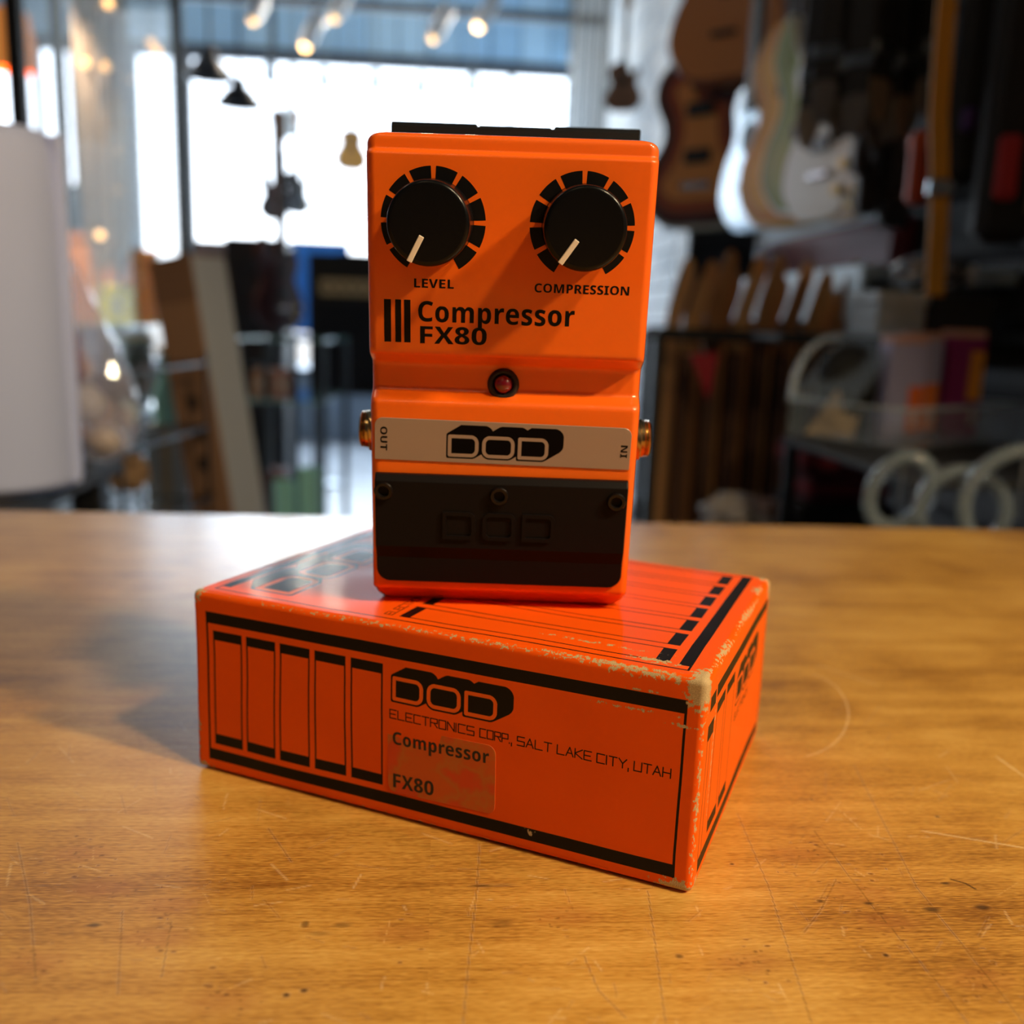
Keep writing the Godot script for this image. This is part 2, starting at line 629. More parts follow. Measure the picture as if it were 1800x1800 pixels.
# ---------------------------------------------------------------- lamps
func lamps() -> void:
	var white := mat(rgb(205, 214, 222), 0.45)
	var dark := mat(rgb(24, 26, 30), 0.5)
	# two can spotlights over the counter, out of frame at the upper right: they make the warm light and the shadows to the left
	var target := Vector3(0.0, 1.03, -0.25)
	var can := lathe([Vector2(0.03, 0.20), Vector2(0.055, 0.16), Vector2(0.055, 0.0), Vector2(0.050, 0.0), Vector2(0.050, 0.06)], 32)
	for q in [[Vector3(0.49, 0.755, 0.453), 0.38, "white can spotlight aimed at the counter, nearer the middle of the shop"], [Vector3(0.70, 0.60, 0.34), 0.64, "white can spotlight aimed at the counter, nearer the brick wall"]]:
		var from: Vector3 = target + q[0].normalized() * 1.15
		var t := thing("counter_spotlight", q[2], "lamp", from, 0.0, "spotlights over the counter")
		var aim_b := Basis.looking_at(target - from, Vector3.UP)        # -z towards the target
		var body := part("housing", can, white, t, Transform3D(aim_b * Basis(Vector3.RIGHT, PI / 2), Vector3.ZERO))
		part("bulb", lathe([Vector2(0, 0.02), Vector2(0.047, 0.035)], 32), glow(Color(1.0, 0.86, 0.64), 8.0), body)
		part("rod", tube([Vector3(0, 0.06, 0) + aim_b.z * 0.1, Vector3(0, HEIGHT - from.y, 0) + aim_b.z * 0.1], 0.008), dark, t)
		var l := SpotLight3D.new()
		l.name = "counter_spot"
		t.add_child(l)
		l.transform = Transform3D(aim_b, aim_b.z * -0.03)
		l.light_color = Color(1.0, 0.90, 0.72)
		l.light_energy = KEY * q[1]
		l.light_size = 0.04
		l.spot_angle = 44
		l.spot_angle_attenuation = 0.4
		l.spot_range = 14
		l.spot_attenuation = 2
		l.shadow_enabled = true
	# track on the ceiling side of the window, with small warm spotlights
	var tz := 5.8
	var ta := on_back(300, 12, tz)
	var tb := on_back(1010, 12, tz)
	var track := thing("light_track", "long dark lighting track hung across the shop below the ceiling", "track", room((ta.x + tb.x) / 2, (ta.y + tb.y) / 2, -tz), deg_to_rad(YAW))
	part("rail", cbox(Vector3(tb.x - ta.x + 0.4, 0.05, 0.05), 0.006), mat(rgb(52, 60, 70), 0.5), track)
	for s in [-1.0, 0.0, 1.0]:
		part("hanger", tube([Vector3(s * 1.1, 0.02, 0), Vector3(s * 1.1, HEIGHT - track.position.y, 0)], 0.006), dark, track)
	var warm := Color(1.0, 0.82, 0.56)
	for q in [[448, 28, "white track spotlight, first in the row below the dark ceiling track"], [540, 74, "white track spotlight hanging lowest below the dark ceiling track"], [592, 24, "white track spotlight with a faint bulb near the middle of the track"], [765, 60, "white track spotlight tilted steeply below the dark track"], [845, 40, "white track spotlight with a bright bulb near the brick wall"]]:
		var p := on_back(q[0], q[1], 5.45)
		var o := thing("track_spotlight", q[2], "lamp", room(p.x, p.y, p.z), deg_to_rad(YAW), "spotlights on the ceiling track")
		var hb := Basis(Vector3.BACK, deg_to_rad(-35.0)) * Basis(Vector3.RIGHT, deg_to_rad(35.0))
		part("housing", lathe([Vector2(0, 0.17), Vector2(0.028, 0.17), Vector2(0.038, 0.15), Vector2(0.042, 0.0), Vector2(0.036, 0.0), Vector2(0.036, 0.04)], 20), white, o, Transform3D(hb, Vector3.ZERO))
		var bulb := part("bulb", lathe([Vector2(0, -0.05), Vector2(0.02, -0.04), Vector2(0.026, -0.02), Vector2(0.02, 0.0), Vector2(0.012, 0.03)], 16, true), glow(warm, 9.0 if q[0] in [540, 845] else 1.6), o)
		bulb.transform = Transform3D(hb, Vector3.ZERO)
		part("stem", tube([hb * Vector3(0, 0.1, 0), hb * Vector3(0, 0.1, 0) + Vector3(0, HEIGHT - p.y - 0.09, 0)], 0.007), dark, o)
		var om := OmniLight3D.new()
		om.name = "track_glow"
		o.add_child(om)
		om.position = hb * Vector3(0, -0.08, 0)
		om.light_color = Color(1.0, 0.94, 0.86)
		om.light_energy = 0.12
		om.light_size = 0.02
		om.omni_range = 15
		om.omni_attenuation = 2
		om.shadow_enabled = true
	# added fill lamps out of view, brightening the shop, the header and the bricks
	var k := 0
	for q in [[-1.6, 3.4, -1.6, "added glass fill lamp over the left display case"], [-2.6, 3.75, -6.8, "added glass fill lamp brightening the window header, nearer the cabinet"], [-0.5, 3.75, -6.8, "added glass fill lamp brightening the window header, nearer the brick wall"]]:
		var o := thing("fill_globe", q[3], "lamp", room(q[0], q[1], q[2]))
		part("globe", lathe([Vector2(0, -0.09), Vector2(0.05, -0.078), Vector2(0.085, -0.03), Vector2(0.085, 0.03), Vector2(0.05, 0.078), Vector2(0.02, 0.09)], 24, true), glow(warm, 3.0), o)
		part("cap", lathe([Vector2(0.03, 0.085), Vector2(0.03, 0.13), Vector2(0, 0.13)], 20), dark, o)
		part("cord", tube([Vector3(0, 0.13, 0), Vector3(0, HEIGHT - q[1], 0)], 0.004), dark, o)
		var om := OmniLight3D.new()
		om.name = "fill_globe_light"
		o.add_child(om)
		om.light_color = Color(1.0, 0.94, 0.86)
		om.light_energy = [0.35, 0.5, 0.5][k]
		om.light_size = 0.085
		om.omni_range = 15
		om.omni_attenuation = 2
		om.shadow_enabled = true
		k += 1
	# a bar of small bright diodes over the counter, mirrored as a row of dots in the pedal's upper edges
	var lb := thing("led_bar", "slim white ceiling bar of small bright diodes over the counter", "lamp", Vector3(-0.36, 2.9, 1.3))
	part("profile", cbox(Vector3(0.62, 0.03, 0.03), 0.004), white, lb)
	for i in 16:
		part("diode", lathe([Vector2(0, -0.024), Vector2(0.006, -0.021), Vector2(0.008, -0.015)], 12, true), glow(Color(1.0, 0.86, 0.66), 160.0), lb, shift(-0.285 + 0.038 * i, 0, 0))
	for x in [-0.25, 0.25]:
		part("wire", tube([Vector3(x, 0.015, 0), Vector3(x, HEIGHT - 2.9, 0)], 0.002, 6), dark, lb)
	var al := AreaLight3D.new()
	al.name = "led_bar_light"
	lb.add_child(al)
	al.transform = Transform3D(Basis(Vector3.RIGHT, -PI / 2), Vector3(0, -0.03, 0))
	al.area_size = Vector2(0.6, 0.02)
	al.light_color = Color(1.0, 0.86, 0.66)
	al.light_energy = 0.1
	al.shadow_enabled = true
	# black pendant lamps in front of the window
	for q in [[368, 114, 80.0, "black cone pendant lamp hanging higher before the window"], [420, 164, 78.0, "black cone pendant lamp hanging lower before the window"]]:
		var z := -5.2 if q[0] < 400 else -4.9
		var p := at(q[0], q[1], z)
		var s: float = q[2] * -z / FOCAL / 2
		var o := thing("pendant_lamp", q[3], "lamp", p, 0.0, "black pendant lamps")
		part("shade", lathe([Vector2(0.0, 0.62), Vector2(0.28, 0.6), Vector2(0.32, 0.28), Vector2(0.55, 0.1), Vector2(1.0, -0.45), Vector2(1.0, -0.52), Vector2(0.9, -0.45), Vector2(0.3, 0.2)].map(func(a): return a * s), 32, false), dark, o)
		part("cord", tube([Vector3(0, 0.6 * s, 0), Vector3(0, HEIGHT - p.y, 0)], 0.006), dark, o)
		part("bulb", lathe([Vector2(0, -0.2), Vector2(0.18, -0.1), Vector2(0.16, 0.1), Vector2(0.08, 0.25)].map(func(a): return a * s), 16, true), mat(rgb(230, 226, 215), 0.3), o)

# ---------------------------------------------------------------- printing on the carton and the badge
const INK := Color(0.085, 0.062, 0.055)
const STROKES := {
	"E": [[1, 0, 0, 0, 0, 1, 1, 1], [0, 0.5, 0.85, 0.5]], "L": [[0, 1, 0, 0, 1, 0]], "C": [[1, 1, 0, 1, 0, 0, 1, 0]], "T": [[0, 1, 1, 1], [0.5, 1, 0.5, 0]],
	"R": [[0, 0, 0, 1, 1, 1, 1, 0.5, 0, 0.5], [0.5, 0.5, 1, 0]], "O": [[0, 0, 1, 0, 1, 1, 0, 1, 0, 0]], "N": [[0, 0, 0, 1, 1, 0, 1, 1]], "I": [[0, 0, 0, 1]],
	"S": [[1, 1, 0, 1, 0, 0.5, 1, 0.5, 1, 0, 0, 0]], "P": [[0, 0, 0, 1, 1, 1, 1, 0.45, 0, 0.45]], "A": [[0, 0, 0.5, 1, 1, 0], [0.2, 0.35, 0.8, 0.35]], "K": [[0, 0, 0, 1], [1, 1, 0, 0.5, 1, 0]],
	"Y": [[0, 1, 0.5, 0.5, 1, 1], [0.5, 0.5, 0.5, 0]], "U": [[0, 1, 0, 0, 1, 0, 1, 1]], "H": [[0, 0, 0, 1], [1, 0, 1, 1], [0, 0.5, 1, 0.5]], ",": [[0.1, 0.1, 0, -0.25]], ".": [[0, 0, 0, 0.06]],
}

# where a print's millimetres land in the picture: o + x * ux + y * uy, in pixels
func plot(img: Image, lo: Vector2, hi: Vector2, ppm: float, o: Vector2, ux: Vector2, uy: Vector2, paint: Callable) -> void:
	var c := [o + ux * lo.x + uy * lo.y, o + ux * hi.x + uy * lo.y, o + ux * hi.x + uy * hi.y, o + ux * lo.x + uy * hi.y]
	var x0 := int(floorf(minf(minf(c[0].x, c[1].x), minf(c[2].x, c[3].x)))) - 1
	var x1 := int(ceilf(maxf(maxf(c[0].x, c[1].x), maxf(c[2].x, c[3].x)))) + 1
	var y0 := int(floorf(minf(minf(c[0].y, c[1].y), minf(c[2].y, c[3].y)))) - 1
	var y1 := int(ceilf(maxf(maxf(c[0].y, c[1].y), maxf(c[2].y, c[3].y)))) + 1
	var k := 1.0 / (ppm * ppm)
	for y in range(maxi(y0, 0), mini(y1, img.get_height())):
		for x in range(maxi(x0, 0), mini(x1, img.get_width())):
			var d := Vector2(x + 0.5, y + 0.5) - o
			paint.call(x, y, Vector2(d.dot(ux), d.dot(uy)) * k)

func sd_box(p: Vector2, c: Vector2, h: Vector2, r: float) -> float:
	var q := (p - c).abs() - h + Vector2(r, r)
	return Vector2(maxf(q.x, 0), maxf(q.y, 0)).length() + minf(maxf(q.x, q.y), 0.0) - r

func sd_letter(p: Vector2, k: int, grow: float) -> float:      # outline of the k-th letter of D O D, 6.6 high
	var x0: float = [0.0, 10.0, 20.4][k]
	var x1: float = [8.9, 19.4, 29.3][k]
	var c := Vector2((x0 + x1) / 2, 3.3)
	var r := 2.3 if k == 1 or p.x > c.x else 0.12
	return sd_box(p, c, Vector2((x1 - x0) / 2 + grow, 3.3 + grow), maxf(r + grow, 0.05))

# the block logo: outlined letters on a thick block that runs up and to the right; 35.6 x 11.6 mm at 16 pixels a millimetre, lower left letter corner at (0.8, 0.8)
const LOGO_PPM := 16.0
var logo_masks := []

func logo_picture(ink: Color, line: Color) -> Image:
	var w := int(35.6 * LOGO_PPM)
	var h := int(11.6 * LOGO_PPM)
	if logo_masks.is_empty():
		var block := Image.create(w, h, false, Image.FORMAT_RGBA8)
		var lines := Image.create(w, h, false, Image.FORMAT_RGBA8)
		for y in h:
			for x in w:
				var p := Vector2((x + 0.5) / LOGO_PPM - 0.8, 10.8 - (y + 0.5) / LOGO_PPM)
				if p.y > 7.6 or p.x > 30.2:
					continue
				var k := 0 if p.x < 9.4 else 1 if p.x < 19.9 else 2
				var d := sd_letter(p, k, 0.45)
				var d2 := minf(sd_letter(p, maxi(k - 1, 0), 0.45), sd_letter(p, mini(k + 1, 2), 0.45))
				block.set_pixel(x, y, Color(1, 1, 1, clampf(0.5 - minf(d, d2) * LOGO_PPM, 0.0, 1.0)))
				lines.set_pixel(x, y, Color(1, 1, 1, clampf(0.5 - (absf(sd_letter(p, k, -0.5)) - 0.5) * LOGO_PPM, 0.0, 1.0)))
		var swept := Image.create(w, h, false, Image.FORMAT_RGBA8)
		for t in 63:
			swept.blend_rect(block, Rect2i(0, 0, w, h), Vector2i(roundi(3.9 * LOGO_PPM * t / 62.0), -roundi(2.5 * LOGO_PPM * t / 62.0)))
		logo_masks = [swept, lines]
	var out := Image.create(w, h, false, Image.FORMAT_RGBA8)
	for k in 2:
		var flat := Image.create(w, h, false, Image.FORMAT_RGBA8)
		flat.fill([ink, line][k])
		out.blend_rect_mask(flat, logo_masks[k], Rect2i(0, 0, w, h), Vector2i.ZERO)
	return out

# o: where the first letter's lower left corner lands, in pixels; turned: reading upwards instead of to the right
func logo(img: Image, ppm: float, o: Vector2, turned: bool, ink: Color, line: Color) -> void:
	var pic := logo_picture(ink, line)
	pic.resize(roundi(35.6 * ppm), roundi(11.6 * ppm), Image.INTERPOLATE_LANCZOS)
	if turned:
		pic.rotate_90(COUNTERCLOCKWISE)
	pic.convert(Image.FORMAT_RGBA8)
	var base := img.get_format()
	img.convert(Image.FORMAT_RGBA8)
	var corner := o + (Vector2(-10.8, 0.8) * ppm if turned else Vector2(-0.8, -10.8) * ppm)
	if turned:
		corner.y -= pic.get_height()
	img.blend_rect(pic, Rect2i(Vector2i.ZERO, pic.get_size()), Vector2i(corner.round()))
	img.convert(base)

func stroke_text(img: Image, words: Array, height: float, weight: float, ppm: float, o: Vector2, ux: Vector2, uy: Vector2, ink: Color) -> void:
	for w in words:               # [text, x0, x1]
		var total := 0.0
		for ch in w[0]:
			total += 0.35 if ch in "I,." else 1.25
		var unit: float = (w[2] - w[1]) / (total - 0.25)
		var x: float = w[1]
		for ch in w[0]:
			var cw: float = unit * (0.05 if ch in "I,." else 1.0)
			var segs := []
			for line in STROKES[ch]:
				for i in range(0, line.size() - 2, 2):
					segs.append([Vector2(x + line[i] * cw, line[i + 1] * height), Vector2(x + line[i + 2] * cw, line[i + 3] * height)])
			plot(img, Vector2(x - weight, -height * 0.3), Vector2(x + cw + weight, height + weight), ppm, o, ux, uy, func(px: int, py: int, p: Vector2):
				var d := 99.0
				for s in segs:
					d = minf(d, p.distance_to(Geometry2D.get_closest_point_to_segment(p, s[0], s[1])))
				var k := clampf(0.5 - (d - weight / 2) * ppm, 0.0, 1.0)
				if k > 0.0:
					img.set_pixel(px, py, img.get_pixel(px, py).lerp(ink, k)))
			x += unit * (0.35 if ch in "I,." else 1.25)

func fill(img: Image, ppm: float, h: float, x0: float, y0: float, x1: float, y1: float, c: Color) -> void:   # millimetres, y up
	img.fill_rect(Rect2i(roundi(x0 * ppm), roundi((h - y1) * ppm), maxi(1, roundi((x1 - x0) * ppm)), maxi(1, roundi((y1 - y0) * ppm))), c)

func frame_of(img: Image, ppm: float, h: float, x0: float, y0: float, x1: float, y1: float, t: float, c: Color) -> void:
	fill(img, ppm, h, x0, y0, x1, y0 + t, c)
	fill(img, ppm, h, x0, y1 - t, x1, y1, c)
	fill(img, ppm, h, x0, y0, x0 + t, y1, c)
	fill(img, ppm, h, x1 - t, y0, x1, y1, c)

# rubbed edges and chips: bare board shows where the print is gone. spots: [x, y, radius x, radius y, strength]
func wear(img: Image, ppm: float, h: float, spots: Array, seed_: int) -> void:
	var n := FastNoiseLite.new()
	n.seed = seed_
	n.frequency = 0.5
	n.fractal_octaves = 5
	var bare := rgb(228, 196, 146)
	for s in spots:
		var x0 := maxi(0, int((s[0] - s[2]) * ppm))
		var x1 := mini(img.get_width(), int((s[0] + s[2]) * ppm))
		var y0 := maxi(0, int((h - s[1] - s[3]) * ppm))
		var y1 := mini(img.get_height(), int((h - s[1] + s[3]) * ppm))
		for y in range(y0, y1):
			for x in range(x0, x1):
				var p := Vector2(x / ppm, h - y / ppm)
				var q := Vector2((p.x - s[0]) / s[2], (p.y - s[1]) / s[3])
				if q.length_squared() > 1.0:
					continue
				var k: float = s[4] * (1.0 - q.length()) + 0.75 * n.get_noise_2d(p.x, p.y) + 0.25 * n.get_noise_2d(p.x * 5.0, p.y * 1.3) - 0.32
				if k > 0.0:
					var tone := 0.82 + 0.3 * n.get_noise_2d(p.x * 7 + 50, p.y * 7)
					var c := Color(bare.r * tone, bare.g * tone, bare.b * tone)
					img.set_pixel(x, y, img.get_pixel(x, y).lerp(c, clampf(k * 7.0, 0.0, 1.0)))

func print_material(img: Image, rough: float, coat_amount: float, coat_rough: float) -> StandardMaterial3D:
	var m := StandardMaterial3D.new()
	m.albedo_texture = ImageTexture.create_from_image(img)
	m.texture_repeat = false
	m.roughness = rough
	m.metallic_specular = 0.12
	m.clearcoat_enabled = coat_amount > 0.0
	m.clearcoat = coat_amount
	m.clearcoat_roughness = coat_rough
	return m

func carton() -> void:
	var orange := rgb(238, 86, 12)
	var pale := rgb(240, 100, 28)
	var L := 146.0
	var D := 99.1
	var H := 53.6
	var ppm := 13.0
	# long side
	var a := Image.create(int(L * ppm), int(H * ppm), false, Image.FORMAT_RGB8)
	a.fill(orange)
	frame_of(a, ppm, H, 4.7, 3.5, 141.7, 48.0, 0.65, INK)
	fill(a, ppm, H, 4.7, 44.7, 141.7, 48.0, INK)
	fill(a, ppm, H, 4.7, 3.5, 141.7, 6.8, INK)
	for i in 5:
		var x := 7.0 + 11.4 * i
		frame_of(a, ppm, H, x, 8.6, x + 9.8, 42.7, 0.45, INK)
		fill(a, ppm, H, x, 39.9, x + 9.8, 42.7, INK)
		fill(a, ppm, H, x, 8.6, x + 9.8, 11.6, INK)
	logo(a, ppm, Vector2(65.3, H - 33.3) * ppm, false, INK, pale)
	var words := [["ELECTRONICS", 64.6, 88.6], ["CORP.,", 90.2, 99.0], ["SALT", 100.4, 109.4], ["LAKE", 110.9, 119.6], ["CITY,", 121.0, 129.0], ["UTAH", 130.2, 139.0]]
	stroke_text(a, words, 2.3, 0.28, ppm, Vector2(0, H - 28.3) * ppm, Vector2(ppm, 0), Vector2(0, -ppm), INK)
	wear(a, ppm, H, [[144.2, 52.0, 4.2, 8.5, 1.35], [131.0, 53.4, 18.0, 2.4, 0.72], [100.0, 53.6, 40.0, 1.6, 0.42], [60.0, 53.6, 60.0, 1.3, 0.36], [145.8, 25.0, 1.2, 34.0, 0.42], [143.0, 0.6, 9.0, 4.0, 0.95], [1.0, 53.0, 3.0, 4.0, 1.0], [0.4, 10.0, 1.8, 14.0, 0.6], [2.0, 0.5, 5.0, 3.0, 0.8], [105.0, 5.6, 2.2, 1.8, 0.5], [70.0, 0.2, 60.0, 1.0, 0.35], [128.0, 43.6, 14.0, 0.55, 0.5], [141.0, 41.6, 5.0, 0.7, 0.8], [130.0, 48.6, 6.0, 0.5, 0.5]], 11)
	# lid
	var hd := D
	var b := Image.create(int(L * ppm), int(D * ppm), false, Image.FORMAT_RGB8)
	b.fill(orange)
	frame_of(b, ppm, hd, 4.8, 3.9, 140.6, 95.6, 0.5, INK)
	fill(b, ppm, hd, 4.8, 6.8, 8.0, 95.6, INK)
	fill(b, ppm, hd, 137.5, 6.8, 140.6, 95.6, INK)
	for i in 7:
		var y := 93.4 - 12.75 * i
		frame_of(b, ppm, hd, 63.0, y - 9.9, 135.0, y, 0.45, INK)
		fill(b, ppm, hd, 63.0, y - 9.9, 66.0, y, INK)
		fill(b, ppm, hd, 131.7, y - 9.9, 135.0, y, INK)
	logo(b, ppm * 1.9, Vector2(26.6, hd - 9.5) * ppm, true, INK, pale)
	var words2 := words.map(func(w): return [w[0], w[1] - 57.6, w[2] - 57.6])
	stroke_text(b, words2, 2.3, 0.28, ppm, Vector2(60.8, hd) * ppm, Vector2(0, -ppm), Vector2(-ppm, 0), INK)
	wear(b, ppm, hd, [[144.5, 2.0, 4.0, 7.0, 1.25], [122.0, 0.5, 30.0, 1.9, 0.7], [75.0, 0.3, 60.0, 1.3, 0.4], [145.2, 22.0, 1.6, 14.0, 0.75], [145.4, 55.0, 1.4, 20.0, 0.6], [144.6, 82.0, 2.6, 6.0, 0.8], [145.0, 98.0, 5.0, 5.0, 1.1], [0.5, 50.0, 1.4, 60.0, 0.55], [1.5, 1.0, 4.0, 3.0, 0.9], [132.0, 7.0, 9.0, 2.2, 0.75], [115.0, 12.0, 22.0, 1.2, 0.45]], 23)
	# short side
	var c := Image.create(int(D * ppm), int(H * ppm), false, Image.FORMAT_RGB8)
	c.fill(rgb(238, 92, 8))
	fill(c, ppm, H, 13.0, 44.8, 95.0, 48.0, INK)
	fill(c, ppm, H, 5.0, 44.0, 11.5, 47.6, INK)
	fill(c, ppm, H, 4.5, 36.6, 11.5, 40.6, INK)
	fill(c, ppm, H, 5.0, 3.4, 95.0, 6.6, INK)
	fill(c, ppm, H, 94.3, 3.4, 95.0, 48.0, INK)
	for x in [4.6, 8.2]:
		fill(c, ppm, H, x, 3.4, x + 0.35, 38.0, INK)
	for x in [14.5, 28.0]:
		frame_of(c, ppm, H, x, 8.6, x + 11.0, 42.7, 0.4, INK)
		fill(c, ppm, H, x, 39.9, x + 11.0, 42.7, INK)
		fill(c, ppm, H, x, 8.6, x + 11.0, 11.6, INK)
	logo(c, ppm * 1.1, Vector2(43.5, H - 31.5) * ppm, false, INK, pale)
	stroke_text(c, [["ELECTRONICS", 43.5, 66.0]], 2.0, 0.3, ppm, Vector2(0, H - 26.8) * ppm, Vector2(ppm, 0), Vector2(0, -ppm), INK)
	wear(c, ppm, H, [[1.0, 51.5, 3.6, 8.0, 1.25], [0.3, 22.0, 1.3, 34.0, 0.5], [25.0, 53.2, 16.0, 1.5, 0.65], [60.0, 53.3, 24.0, 1.5, 0.65], [96.0, 51.0, 5.0, 5.0, 1.0], [98.6, 28.0, 1.2, 28.0, 0.5], [12.4, 30.0, 0.7, 22.0, 0.75], [2.0, 1.0, 5.0, 3.5, 0.8]], 37)
	var m1 := print_material(a, 0.5, 0.3, 0.22)
	var m2 := print_material(b, 0.5, 0.2, 0.13)
	var m3 := print_material(c, 0.5, 0.3, 0.22)
	var plain := coat(orange, 0.5, 0.4, 0.22)

	# rounded box, one surface for each printed side
	var half := Vector3(L, H, D) * MM / 2
	var r := 1.9 * MM
	var me := ArrayMesh.new()
	var dent := FastNoiseLite.new()
	dent.seed = 5
	dent.frequency = 22.0
	var faces := [[Vector3.RIGHT, Vector3.UP, m1], [Vector3.RIGHT, Vector3.FORWARD, m2], [Vector3.FORWARD, Vector3.UP, m3], [Vector3.LEFT, Vector3.UP, plain], [Vector3.BACK, Vector3.UP, plain], [Vector3.RIGHT, Vector3.BACK, plain]]
	for fc in faces:
		var eu: Vector3 = fc[0]
		var ev: Vector3 = fc[1]
		var en := eu.cross(ev)
		var hu := absf(eu.dot(half))
		var hv := absf(ev.dot(half))
		var hn := absf(en.dot(half))
		var us := []
		var vs := []
		for k in 6:
			us.append(-hu + r * k / 5.0)
			vs.append(-hv + r * k / 5.0)
		for k in range(1, 24):
			us.append(lerpf(-hu + r, hu - r, k / 24.0))
			vs.append(lerpf(-hv + r, hv - r, k / 24.0))
		for k in 6:
			us.append(hu - r + r * k / 5.0)
			vs.append(hv - r + r * k / 5.0)
		var v := PackedVector3Array()
		var n := PackedVector3Array()
		var uv := PackedVector2Array()
		var f := PackedInt32Array()
		for y in vs:
			for x in us:
				var p: Vector3 = eu * x + ev * y + en * hn
				var q := p.clamp(-half + Vector3.ONE * r, half - Vector3.ONE * r)
				var nn := (p - q).normalized()
				p = q + nn * r
				p.x += 0.35 * MM * dent.get_noise_3dv(p * 0.9 + Vector3.ONE) * smoothstep(0.0, 0.3, (p.y + half.y) / half.y)
				p.z += 0.45 * MM * dent.get_noise_3dv(p * 0.9 + Vector3.ONE * 9.0) * smoothstep(0.0, 0.3, (p.y + half.y) / half.y)
				if en.y > 0.5 or p.y > half.y - r:
					p.y += 0.30 * MM * dent.get_noise_3dv(p * 0.8 + Vector3.ONE * 3.0)
				v.append(p)
				n.append(nn)
				uv.append(Vector2((x + hu) / (2 * hu), 1.0 - (y + hv) / (2 * hv)))
		var w := us.size()
		for j in vs.size() - 1:
			for i in w - 1:
				quad(f, j * w + i, j * w + i + 1, (j + 1) * w + i + 1, (j + 1) * w + i)
		mesh_of(v, f, true, uv, me)
		me.surface_set_material(me.get_surface_count() - 1, fc[2])
	var yaw := 22.454
	var e := Vector3(cos(deg_to_rad(yaw)), 0, sin(deg_to_rad(yaw)))
	var back := Vector3(sin(deg_to_rad(yaw)), 0, -cos(deg_to_rad(yaw)))
	var mid := Vector3(-0.0895, COUNTER, -0.2558) + e * (L * MM / 2) + back * (D * MM / 2)
	var t := thing("pedal_carton", "worn orange cardboard carton printed with black bars and block logo, lying flat on the counter", "box", mid + Vector3(0, 0.0003, 0), -deg_to_rad(yaw))
	part("carton_body", me, null, t, shift(0, half.y, 0))
	# the model sticker
	var img := FastNoiseLite.new()
	img.seed = 8
	var sm := StandardMaterial3D.new()
	sm.albedo_texture = noise_tex(8, 0.012, [[0.3, rgb(206, 84, 22)], [0.5, rgb(196, 100, 34)], [0.72, rgb(214, 66, 18)]], 256)
	sm.uv1_triplanar = true
	sm.uv1_scale = Vector3.ONE * 22
	sm.roughness = 0.42
	var tilt := Transform3D(Basis(Vector3.BACK, deg_to_rad(1.2)), Vector3((79.5 - 73.0) * MM, 17.1 * MM, half.z + 0.02 * MM))
	var st := part("model_sticker", slab(round_rect(31.0 * MM, 18.6 * MM, [2.3 * MM, 2.3 * MM, 2.3 * MM, 2.3 * MM]), 0.0, 0.16 * MM, 0.05 * MM), sm, t, tilt)
	st.set_meta("label", "amber rounded sticker")
	var black := mat(rgb(34, 22, 16), 0.55)
	for w in [["Compressor", 27.6, 3.5, -13.9, 4.3], ["FX80", 12.0, 3.9, -13.9, -7.9]]:
		var l := letters(w[0], w[1] * MM, w[2] * MM)
		part("lettering", l[0], black, st, Transform3D(Basis.IDENTITY, Vector3(w[3] * MM, w[4] * MM, 0.165 * MM)) * l[1])

